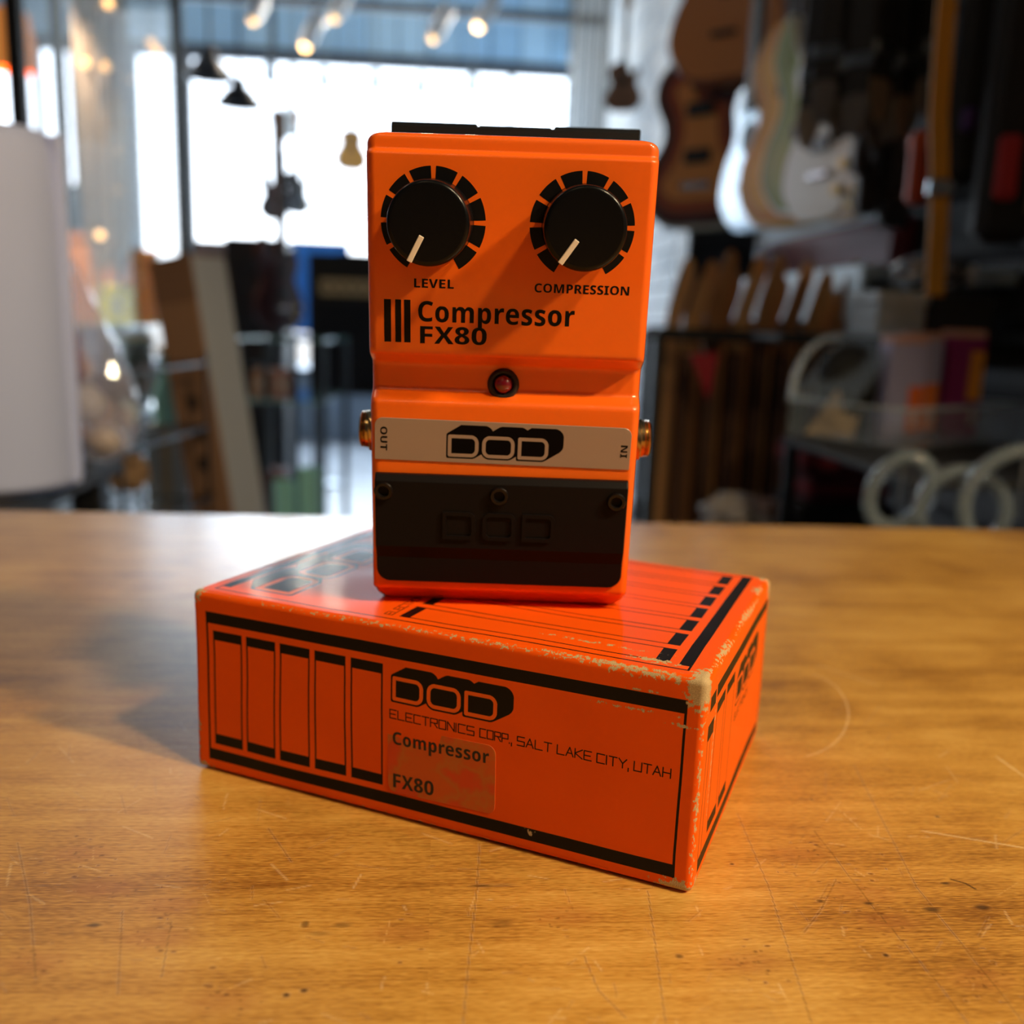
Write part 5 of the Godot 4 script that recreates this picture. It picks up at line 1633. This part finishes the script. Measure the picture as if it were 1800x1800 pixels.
func right_side() -> void:
	var black := mat(rgb(17, 17, 19), 0.55)
	var steel := mat(rgb(120, 126, 132), 0.3, 0.8)
	var gloss := func(r, g, b): return coat(rgb(r, g, b), 0.45, 0.35, 0.2)
	# guitars on the right wall
	guitar("wall_guitar", "sunburst single-cutaway guitar with a cream rim hanging over the black cabinet", at(1240, 240, -2.7), SINGLE_CUT, {"scale": 1.08, "yaw": -44.0, "colors": [gloss.call(176, 168, 150), gloss.call(70, 22, 22), gloss.call(160, 70, 26), gloss.call(226, 146, 70)], "group": "guitars on the right wall"})
	guitar("wall_guitar", "orange-tan wooden guitar hanging in the upper row over the sunburst one", at(1292, -12, -2.6), ACOUSTIC, {"scale": 0.85, "yaw": -40.0, "colors": [gloss.call(150, 78, 30), gloss.call(206, 128, 62)], "depth": 0.09, "electric": false, "group": "guitars on the right wall"})
	var chrome := mat(rgb(226, 240, 250), 0.36, 1.0)
	guitar("resonator_guitar", "shiny chrome resonator guitar hanging between the sunburst and the gold guitars", at(1336, 262, -2.35), ACOUSTIC, {"scale": 0.74, "yaw": -74.0, "colors": [chrome, chrome, mat(rgb(190, 205, 214), 0.22, 1.0)], "depth": 0.08, "bevel": 0.022, "neck": mat(rgb(170, 172, 176), 0.3, 0.6), "electric": false, "group": "guitars on the right wall"})
	guitar("wall_guitar", "glossy gold-yellow guitar hanging next to the chrome resonator", at(1404, 205, -2.12), SINGLE_CUT, {"scale": 1.0, "yaw": -68.0, "colors": [gloss.call(236, 180, 70), gloss.call(230, 150, 30), gloss.call(252, 182, 48)], "group": "guitars on the right wall"})
	guitar("wall_guitar", "olive-green guitar with a pale edge hanging next to the gold one", at(1436, 190, -1.99), DOUBLE_CUT, {"scale": 0.9, "yaw": -70.0, "colors": [gloss.call(226, 226, 204), gloss.call(136, 152, 60), gloss.call(152, 164, 72)], "group": "guitars on the right wall"})
	guitar("wall_guitar", "cream-white guitar hanging between the olive one and the black straps", at(1464, 215, -1.9), DOUBLE_CUT, {"scale": 0.8, "yaw": -74.0, "colors": [gloss.call(236, 228, 210), gloss.call(224, 212, 192)], "group": "guitars on the right wall"})
	guitar("wall_guitar", "tan guitar hanging lowest beside the black straps", at(1490, 292, -1.84), SINGLE_CUT, {"scale": 0.44, "yaw": -76.0, "colors": [gloss.call(190, 150, 96), gloss.call(206, 168, 104)], "group": "guitars on the right wall"})
	# navy bag
	var nb := box_at("navy_bag", "dark navy instrument bag hanging above the sunburst guitar", "bag", 1200, -60, 1240, 112, -3.0, 0.1, mat(rgb(34, 44, 70), 0.8), -20, "", 0.02)
	part("zip", cbox(Vector3(0.008, nb.get_meta("size").y - 0.04, 0.004), 0.001), steel, nb, shift(0.0, nb.get_meta("size").y / 2, 0.001))
	part("strap", tube([Vector3(0, nb.get_meta("size").y, -0.05), Vector3(0, HEIGHT - nb.position.y, -0.05)], 0.008, 6), black, nb)
	# black cabinet below the sunburst guitar
	var cb := box_at("speaker_cabinet", "black speaker cabinet standing on the floor below the sunburst guitar", "speaker", 1188, 388, 1306, 1100, -2.82, 0.16, black, 0)
	var ct := at(1250, 388, -2.82).y
	cb.position.y = 0.0
	cb.get_node("body").mesh = cbox(Vector3(cb.get_meta("size").x, ct, 0.16), 0.008)
	cb.get_node("body").position.y = ct / 2
	part("grille", cbox(Vector3(cb.get_meta("size").x - 0.03, ct - 0.1, 0.008), 0.003), mat(rgb(24, 25, 30), 0.9), cb, shift(0, ct / 2, 0.002))
	part("handle", cbox(Vector3(0.1, 0.015, 0.03), 0.004), black, cb, shift(0, ct + 0.006, -0.08))
	# red case and pale shelf on the wall
	var rc := thing("red_wall_rail", "dark red padded rail fixed along the right wall under the guitars", "rail", room(0.955, 1.26, -2.4), deg_to_rad(YAW))
	part("padding", cbox(Vector3(0.06, 0.13, 0.9), 0.02), mat(rgb(112, 18, 24), 0.6), rc)
	for z in [-0.4, 0.0, 0.4]:
		part("bracket", cbox(Vector3(0.03, 0.05, 0.03), 0.004), steel, rc, shift(0.028, 0, z))
	var sh_y := 1.195
	var sl := thing("wall_shelf", "pale blue-grey shelf board running along the right wall behind the necks", "shelf", room(0.84, sh_y, -2.05), deg_to_rad(YAW))
	part("board", cbox(Vector3(0.26, 0.025, 0.95), 0.003), mat(rgb(176, 196, 206), 0.6), sl, shift(0, -0.0135, 0))
	part("front_lip", cbox(Vector3(0.012, 0.095, 0.95), 0.003), mat(rgb(184, 206, 218), 0.55), sl, shift(-0.136, -0.048, 0))
	for z in [-0.4, 0.4]:
		part("bracket", cbox(Vector3(0.24, 0.1, 0.02), 0.004), steel, sl, shift(0.01, -0.077, z))
	# slatted panel added to make the near part of the right wall dark
	var sw := thing("added_dark_panel", "dark brown slatted panel added to darken the near part of the right wall", "panel", room(0.985, 0.0, -1.5), deg_to_rad(YAW))
	part("backing", cbox(Vector3(0.012, 3.4, 1.3), 0.002), mat(rgb(20, 18, 17), 0.8), sw, shift(0.006, 1.7, 0))
	for i in 28:
		part("slat", cbox(Vector3(0.012, 0.098, 1.3), 0.003), mat(rgb(34, 29, 26) if i % 3 else rgb(40, 34, 30), 0.7), sw, shift(-0.008, 0.1 + i * 0.118, 0))
	# small things hanging under the straps
	for q in [[1508, 1536, 208, 300, 58, 46, 40, "dark brown"], [1540, 1570, 216, 345, 30, 27, 27, "black"], [1572, 1600, 210, 330, 66, 56, 50, "grey-brown"], [1512, 1548, 306, 372, 44, 36, 34, "brown-black"], [1552, 1600, 350, 398, 36, 33, 34, "charcoal"]]:
		var o := box_at("accessory_pouch", q[7] + " accessory pouch hanging on the added dark panel below the straps", "pouch", q[0], q[2], q[1], q[3], -1.72, 0.03, mat(rgb(q[4], q[5], q[6]), 0.7), 0, "accessory pouches", 0.006)
		var os: Vector3 = o.get_meta("size")
		part("header_card", cbox(Vector3(os.x, 0.02, 0.004), 0.001), mat(rgb(q[4] + 70, q[5] + 56, q[6] + 44), 0.6), o, shift(0, os.y + 0.008, -0.015))
		part("hook", tube([Vector3(0, os.y + 0.014, -0.015), Vector3(0, os.y + 0.02, -0.05)], 0.002, 6), steel, o)
	# black straps on a rail
	var rz := -1.62
	var ra := at(1440, -90, rz)
	var rb := at(1680, -90, rz)
	var rail := thing("strap_rail", "black steel rail carrying the row of hanging straps", "rail", Vector3((ra.x + rb.x) / 2, ra.y, rz))
	part("bar", tube([Vector3(-0.14, 0, 0), Vector3(0.14, 0, 0)], 0.008, 10), black, rail)
	for x in [-0.13, 0.13]:
		part("hanger", tube([Vector3(x, 0, 0), Vector3(x, HEIGHT - ra.y, 0)], 0.005, 8), black, rail)
	var sc := RandomNumberGenerator.new()
	sc.seed = 12
	for i in 17:
		var px := 1452.0 + i * 12.6
		var p := at(px, -90, rz)
		var end_y := at(px, 150 + sc.randf_range(0, 62), rz).y
		var l := ra.y - end_y
		var o := thing("guitar_strap", "black guitar strap on the strap rail, %s from the cream-white guitar" % ORD[i], "strap", Vector3(p.x, ra.y + 0.006, rz + sc.randf_range(-0.05, 0.05)), sc.randf_range(-0.7, 0.7), "black straps on the rail")
		var tone := [rgb(22, 22, 24), rgb(34, 33, 34), rgb(46, 44, 44), rgb(26, 24, 22)][i % 4] as Color
		part("webbing", cbox(Vector3(0.038, l, 0.004), 0.001), mat(tone, 0.7), o, shift(0, -l / 2, 0))
		part("leather_end", slab(spline([Vector2(-0.019, 0.0), Vector2(0.019, 0.0), Vector2(0.014, -0.045), Vector2(0, -0.06), Vector2(-0.014, -0.045)], 4), -0.003, 0.003, 0.001), mat(rgb(96, 92, 88) if i % 3 else rgb(134, 118, 100), 0.6), o, shift(0, -l + 0.005, 0))
		part("buckle", cbox(Vector3(0.044, 0.02, 0.008), 0.002), steel, o, shift(0, -l * 0.75, 0.001))
	# yellow strap
	var y0 := at(1672, -80, -1.3)
	var y1 := at(1650, 200, -1.3)
	var y2 := at(1642, 520, -1.28)
	var yl := thing("yellow_strap", "long mustard-yellow strap hanging down beside the black straps", "strap", y0)
	part("webbing", ribbon([y0 - y0, at(1660, 60, -1.3) - y0, y1 - y0, at(1652, 340, -1.29) - y0, y2 - y0], 0.024, 0.004), mat(rgb(196, 136, 30), 0.7), yl)
	part("buckle", cbox(Vector3(0.032, 0.02, 0.01), 0.002), steel, yl, Transform3D(Basis.IDENTITY, at(1652, 330, -1.285) - y0))
	part("cord", tube([Vector3.ZERO, Vector3(0, HEIGHT - y0.y, 0)], 0.004, 6), black, yl)
	# orange pouch
	var op := box_at("orange_pouch", "small orange-red pouch hanging beside the yellow strap", "pouch", 1604, 236, 1638, 352, -1.5, 0.03, mat(rgb(176, 62, 28), 0.7), -10, "", 0.008)
	part("flap", cbox(Vector3(op.get_meta("size").x + 0.004, 0.03, 0.034), 0.006), mat(rgb(196, 80, 40), 0.7), op, shift(0, op.get_meta("size").y - 0.014, -0.015))
	part("cord", tube([Vector3(0, op.get_meta("size").y, -0.015), Vector3(0, HEIGHT - op.position.y, -0.015)], 0.003, 6), black, op)
	# bags at the far right
	for q in [[1690, 1750, -40, 300, -1.45, "black gig bag with a purple pocket hanging behind the yellow strap", 70, 44, 110, 190, 232], [1752, 1850, -60, 400, -1.35, "black gig bag with a red tag hanging nearest the tray of packets", 160, 24, 30, 238, 352]]:
		var o := box_at("gig_bag", q[5], "bag", q[0], q[2], q[1], q[3], q[4], 0.07, mat(rgb(22, 21, 22), 0.85), -18, "black gig bags", 0.015)
		var sz: Vector3 = o.get_meta("size")
		var pa := at((q[0] + q[1]) / 2 - 8, q[9], q[4])
		var pb := at((q[0] + q[1]) / 2 - 8, q[10], q[4])
		part("pocket", cbox(Vector3(sz.x * 0.36, pa.y - pb.y, 0.014), 0.005), mat(rgb(q[6], q[7], q[8]), 0.7), o, shift(-sz.x * 0.12, (pa.y + pb.y) / 2 - o.position.y, 0.003))
		part("zip", cbox(Vector3(0.006, sz.y * 0.8, 0.004), 0.001), mat(rgb(120, 112, 90), 0.4, 0.6), o, shift(sz.x * 0.3, sz.y / 2, 0.001))
		part("strap", tube([Vector3(0, sz.y, -0.035), Vector3(0, HEIGHT - o.position.y, -0.035)], 0.006, 6), black, o)
	# necks in their rack
	var nz := -1.72
	var na := at(1150, 570, nz)
	var nb2 := at(1500, 570, nz)
	var rack := thing("neck_rack", "black steel floor rack holding a row of guitar necks", "rack", Vector3((na.x + nb2.x) / 2, 0, nz))
	var rw := nb2.x - na.x
	for y in [1.068, 0.62]:
		part("bar", cbox(Vector3(rw, 0.022, 0.012), 0.002), black, rack, shift(0, y, 0.08))
		part("bar", cbox(Vector3(rw, 0.022, 0.012), 0.002), black, rack, shift(0, y, -0.08))
	for x in [-0.5, 0.5]:
		for z in [-0.08, 0.08]:
			part("upright", cbox(Vector3(0.018, 1.075, 0.012), 0.002), black, rack, shift(x * rw, 0.5375, z))
	part("gap_darkener", cbox(Vector3(rw - 0.02, 0.60, 0.006), 0.001), mat(rgb(26, 20, 17), 0.8), rack, shift(0, 0.76, -0.07))  # dark sheet added so the gaps between the necks look dark
	part("tray", cbox(Vector3(rw, 0.02, 0.17), 0.003), black, rack, shift(0, 0.44, 0))
	var woods := [mat(rgb(226, 172, 108), 0.5), mat(rgb(196, 140, 84), 0.5), mat(rgb(164, 110, 64), 0.55), mat(rgb(210, 152, 90), 0.5), mat(rgb(180, 124, 72), 0.55)]
	for i in 15:
		var px := 1180.0 + i * 20.6
		var top_px := 470.0 + 24.0 * sin(i * 1.7) + (10.0 if i > 8 else -6.0)
		if i == 0:
			top_px = 452.0
		var tp := at(px + 8, top_px, nz)
		var o := thing("guitar_neck", "bare wooden guitar neck in the black rack, %s from the speaker cabinet" % ORD[i], "guitar neck", Vector3(at(px, 700, nz).x, 0.452, nz + (0.024 if i % 2 else -0.024)), deg_to_rad(-24.0 + 5.0 * ((i * 5) % 4)), "guitar necks in the rack")
		var l := tp.y - 0.452 - 0.13
		var wd: Material = woods[(i * 3) % 5]
		part("shaft", cbox(Vector3(0.024, l, 0.017), 0.005), wd, o, shift(0, l / 2, 0))
		part("fingerboard", cbox(Vector3(0.025, l - 0.02, 0.005), 0.001), mat(rgb(88, 54, 30), 0.55) if i % 2 else woods[(i * 3 + 1) % 5], o, shift(0, l / 2 + 0.006, 0.010))
		part("headstock", slab(spline([Vector2(-0.012, 0.0), Vector2(0.012, 0.0), Vector2(0.012, 0.03), Vector2(0.030, 0.10), Vector2(0.026, 0.13), Vector2(0.010, 0.128), Vector2(-0.013, 0.04)], 4), -0.006, 0.006, 0.0015), wd, o, shift(0, l - 0.004, 0))
	var rt := at(1236, 655, -1.6)
	var tg := thing("red_tag", "red triangular tag hanging in front of the guitar necks", "tag", rt)
	part("card", slab(PackedVector2Array([Vector2(-0.024, 0.03), Vector2(0.024, 0.034), Vector2(0.012, -0.045)]), -0.001, 0.001), mat(rgb(186, 18, 34), 0.5), tg)
	part("string", tube([Vector3(0, 0.03, 0), Vector3(0.0, 1.079 - rt.y, -0.068)], 0.001, 5), mat(rgb(220, 210, 200), 0.6), tg)
	# shelf unit at the right edge with tray, packets and boxes
	var un := thing("tray_stand", "low black steel stand under the clear tray at the right edge", "stand", room(0.72, 0, -1.08), deg_to_rad(YAW))
	for x in [-0.24, 0.20]:
		for z in [-0.17, 0.17]:
			part("upright", cbox(Vector3(0.016, 0.93, 0.016), 0.002), black, un, shift(x, 0.465, z))
	part("shelf_frame", cbox(Vector3(0.46, 0.008, 0.36), 0.002), mat(rgb(14, 14, 15), 0.7), un, shift(-0.02, 0.934, 0))
	var bs := thing("box_shelf", "short black shelf board on wall brackets holding the grey and black boxes", "shelf", room(0.735, 1.07, -1.44), deg_to_rad(YAW))
	part("shelf_board", cbox(Vector3(0.48, 0.01, 0.13), 0.002), black, bs)
	for z in [-0.05, 0.05]:
		part("bracket", cbox(Vector3(0.18, 0.03, 0.012), 0.002), black, bs, shift(0.11, -0.02, z))
	var gbx := box_at("grey_box", "pale grey lidded box on the black shelf board above the tray", "box", 1546, 492, 1632, 568, -1.36, 0.1, mat(rgb(168, 176, 180), 0.6), 0)
	gbx.position.y = 1.0755
	part("lid", cbox(Vector3(gbx.get_meta("size").x + 0.006, 0.016, 0.106), 0.002), mat(rgb(186, 194, 198), 0.6), gbx, shift(0, gbx.get_meta("size").y - 0.006, -0.05))
	var bbx := box_at("black_box", "black box beside the pale grey box on the shelf board", "box", 1640, 492, 1760, 566, -1.36, 0.1, mat(rgb(16, 15, 16), 0.6), 0)
	bbx.position.y = 1.0755
	part("lid", cbox(Vector3(bbx.get_meta("size").x + 0.006, 0.014, 0.106), 0.002), mat(rgb(24, 22, 22), 0.5), bbx, shift(0, bbx.get_meta("size").y - 0.006, -0.05))
	var sil := at(1700, 468, -1.30)
	var sb := thing("silver_bag", "crumpled silver foil bag lying on the black box", "bag", Vector3(sil.x, bbx.position.y + bbx.get_meta("size").y + 0.002, -1.41))
	part("foil", crumple(Vector3(0.05, 0.026, 0.035), 9, 0.3, 12, 18), mat(rgb(170, 172, 176), 0.25, 0.9), sb, shift(0, 0.03, 0))
	part("seal", cbox(Vector3(0.02, 0.03, 0.004), 0.001), mat(rgb(196, 196, 198), 0.3, 0.8), sb, shift(0.055, 0.03, 0))
	# clear tray with its raised lid
	var acr := clear(Color(0.8, 0.86, 0.88), 0.10, 0.03)
	var near_c := on_level(1585, 792, 0.9395)
	var tray := thing("clear_tray", "clear acrylic tray with a raised lid, full of packets, at the right edge", "tray", near_c)
	tray.rotation.y = deg_to_rad(38.0)
	var tw := 0.32
	var td := 0.17
	var th := 0.05
	# near corner at the origin: front wall runs along +x, left wall along -z
	part("floor_pane", cbox(Vector3(tw, 0.004, td), 0.001), acr, tray, shift(tw / 2, 0.003, -td / 2))
	part("front_pane", cbox(Vector3(tw, th, 0.004), 0.001), acr, tray, shift(tw / 2, th / 2, 0))
	part("left_pane", cbox(Vector3(0.004, th, td), 0.001), acr, tray, shift(0, th / 2, -td / 2))
	part("right_pane", cbox(Vector3(0.004, th, td), 0.001), acr, tray, shift(tw, th / 2, -td / 2))
	part("back_pane", cbox(Vector3(tw, th, 0.004), 0.001), acr, tray, shift(tw / 2, th / 2, -td))
	part("rim", tube([Vector3(0, th, 0), Vector3(tw, th, 0), Vector3(tw, th, -td), Vector3(0, th, -td)], 0.003, 6, true), clear(Color(0.95, 0.98, 1.0), 0.4, 0.05), tray)
	var lidp := []
	for i in 15:
		var u := i / 14.0
		lidp.append(Vector3(0.0 + 0.10 * u * u, th + 0.085 * sin(u * PI * 0.5), -td + 0.0))
	part("lid_edge", tube(lidp, 0.0045, 8), clear(Color(0.95, 0.98, 1.0), 0.45, 0.05), tray)
	part("lid_pane", cbox(Vector3(0.16, 0.003, 0.10), 0.001), acr, tray, Transform3D(Basis(Vector3.BACK, deg_to_rad(38)), Vector3(0.05, th + 0.045, -td + 0.05)))
	# packets in the tray
	var inv := tray.transform
	var cols := [[rgb(178, 172, 204), rgb(244, 116, 50)], [rgb(178, 172, 204), rgb(246, 130, 56)], [rgb(146, 28, 104), rgb(248, 160, 52)], [rgb(186, 180, 206), rgb(240, 110, 56)]]
	var say := ["lilac-grey packet with an orange corner, first from the tray's left wall", "lilac-grey packet with orange end panels in the middle of the tray", "deep purple packet with an orange square at the tray's front", "lilac-grey packet lying highest at the back of the tray"]
	var spots := [[0.098, -0.07, 0.125], [0.155, -0.08, 0.130], [0.214, -0.05, 0.135], [0.232, -0.122, 0.152]]
	for i in 4:
		var p := inv * Vector3(spots[i][0], 0.0055, spots[i][1])
		var o := thing("string_packet", say[i], "packet", p, deg_to_rad([8.0, 6.0, 4.0, 8.0][i]), "packets in the clear tray")
		var hgt: float = spots[i][2]
		part("carton", cbox(Vector3(0.052, hgt, 0.036), 0.002), mat(cols[i][0], 0.5), o, shift(0, hgt / 2, 0))
		part("colour_panel", cbox(Vector3(0.020, hgt * 0.5, 0.002), 0.0005), mat(cols[i][1], 0.5), o, shift(0.014, hgt * (0.62 if i == 2 else 0.3), 0.0185))
		part("top_flap", cbox(Vector3(0.05, 0.012, 0.034), 0.002), mat(rgb(214, 160, 140), 0.5), o, shift(0, hgt + 0.004, 0))
		part("white_mark", cbox(Vector3(0.008, hgt * 0.16, 0.002), 0.0005), mat(rgb(226, 206, 206), 0.5), o, shift(0.015, hgt * 0.2, 0.0195))
	var cp := inv * Vector3(0.03, 0.0055, -0.12)
	var tc := thing("tan_card", "tan card leaning inside the left end of the clear tray", "card", cp, deg_to_rad(10.0))
	part("card", slab(PackedVector2Array([Vector2(-0.04, 0), Vector2(0.03, 0), Vector2(0.05, 0.085), Vector2(0.0, 0.06)]), -0.001, 0.001), mat(rgb(196, 166, 124), 0.7), tc)
	part("crease", cbox(Vector3(0.06, 0.002, 0.003), 0.0005), mat(rgb(160, 130, 92), 0.7), tc, shift(0.0, 0.012, 0))
	var pc := inv * Vector3(0.062, 0.0055, -0.125)
	var po := thing("black_pouch", "soft black pouch lying between the tan card and the packets", "pouch", pc)
	part("pouch", crumple(Vector3(0.042, 0.056, 0.026), 21, 0.12, 12, 18), mat(rgb(14, 13, 14), 0.7), po, shift(0, 0.062, 0))
	part("drawstring", tube([Vector3(0.01, 0.095, 0.0), Vector3(0.02, 0.08, 0.025), Vector3(0.022, 0.05, 0.03)], 0.002, 6), mat(rgb(60, 58, 58), 0.6), po)
	# coils of clear tubing under the shelf
	var q3 := 0
	for q in [[1582, 862, 46.0, 66.0, -0.86, 24.0, "small coil of clear tubing hanging under the tray's left end"], [1690, 895, 70.0, 70.0, -0.84, 30.0, "middle coil of clear tubing hanging under the tray"], [1790, 880, 84.0, 96.0, -0.80, 34.0, "large coil of clear tubing hanging at the tray's right end"]]:
		var p := at(q[0], q[1], q[4])
		var o := thing("tubing_coil", q[6], "tubing", p, deg_to_rad(-20.0), "coils of clear tubing")
		var ring := []
		var rx := px_size(q[2], q[4])
		var ry := px_size(q[3], q[4])
		for i in 60:
			var a := TAU * 2.0 * i / 60.0
			ring.append(Vector3(cos(a) * rx, sin(a) * ry, 0.012 * i / 60.0).rotated(Vector3.BACK, deg_to_rad(-q[5])))
		part("coil", tube(ring, 0.0065, 10), clear(Color(0.5, 0.54, 0.56), 0.24, 0.05), o)
		part("hook", tube([Vector3(0, ry * 0.9, 0.004), Vector3(0, 0.929 - p.y, 0.004)], 0.0018, 6), steel, o)
		q3 += 1
	# maroon cartons on the floor stack behind the tubing
	for q in [[1412, 1560, 778, 830, "upper"], [1420, 1566, 836, 888, "lower"]]:
		var o := box_at("maroon_carton", "%s of two maroon cartons stacked under the clear tray" % q[4], "box", q[0], q[2], q[1], q[3], -1.4, 0.12, mat(rgb(92, 14, 24), 0.5))
		part("band", cbox(Vector3(o.get_meta("size").x + 0.002, 0.012, 0.122), 0.001), mat(rgb(140, 22, 36), 0.5), o, shift(0, o.get_meta("size").y * 0.5, -0.06))
	var low_c := get_node("maroon_carton_001") as Node3D
	var up_c := get_node("maroon_carton") as Node3D
	up_c.position.y = low_c.position.y + low_c.get_meta("size").y + 0.001
	var pl := thing("carton_plinth", "dark crate on the floor carrying the maroon cartons", "crate", Vector3(low_c.position.x, 0, low_c.position.z), deg_to_rad(YAW))
	part("body", cbox(Vector3(0.15, low_c.position.y - 0.001, 0.13), 0.004), mat(rgb(40, 34, 32), 0.7), pl, shift(0, low_c.position.y / 2, -0.06))
	part("slat", cbox(Vector3(0.152, 0.05, 0.132), 0.004), mat(rgb(56, 46, 40), 0.7), pl, shift(0, low_c.position.y * 0.7, -0.06))
	var wr := at(1300, 905, -1.45)
	var wp := thing("plastic_wrap", "crumpled pale plastic wrap lying low behind the counter edge", "wrap", Vector3(wr.x, wr.y, wr.z))
	part("film", crumple(Vector3(0.055, 0.028, 0.05), 55, 0.4, 12, 22), mat(rgb(170, 160, 152), 0.3), wp)
	part("fold", crumple(Vector3(0.03, 0.02, 0.03), 56, 0.4, 8, 12), mat(rgb(150, 120, 106), 0.4), wp, shift(0.03, 0.012, 0.02))
	var wst := thing("wrap_bin", "dark bin on the floor filled with plastic wrap", "bin", Vector3(wr.x, 0, wr.z))
	part("bin", lathe([Vector2(0, 0), Vector2(0.05, 0), Vector2(0.06, wr.y - 0.02), Vector2(0.056, wr.y - 0.02), Vector2(0.054, wr.y - 0.05), Vector2(0, wr.y - 0.05)], 28), black, wst)
	part("rim", tube(range(28).map(func(i): return Vector3(cos(TAU * i / 28) * 0.06, wr.y - 0.02, sin(TAU * i / 28) * 0.06)), 0.004, 6, true), mat(rgb(50, 50, 52), 0.5), wst)

func ribbon(pts: Array, w: float, t: float) -> ArrayMesh:
	var v := PackedVector3Array()
	var f := PackedInt32Array()
	for p in pts:
		for c in [[-0.5, -0.5], [0.5, -0.5], [0.5, 0.5], [-0.5, 0.5]]:
			v.append(p + Vector3(c[0] * w, 0, c[1] * t))
	for i in pts.size() - 1:
		for k in 4:
			var k2 := (k + 1) % 4
			quad(f, i * 4 + k, (i + 1) * 4 + k, (i + 1) * 4 + k2, i * 4 + k2)
	f.append_array([0, 1, 2, 0, 2, 3])
	var o := (pts.size() - 1) * 4
	f.append_array([o, o + 2, o + 1, o, o + 3, o + 2])
	return mesh_of(v, f, false)
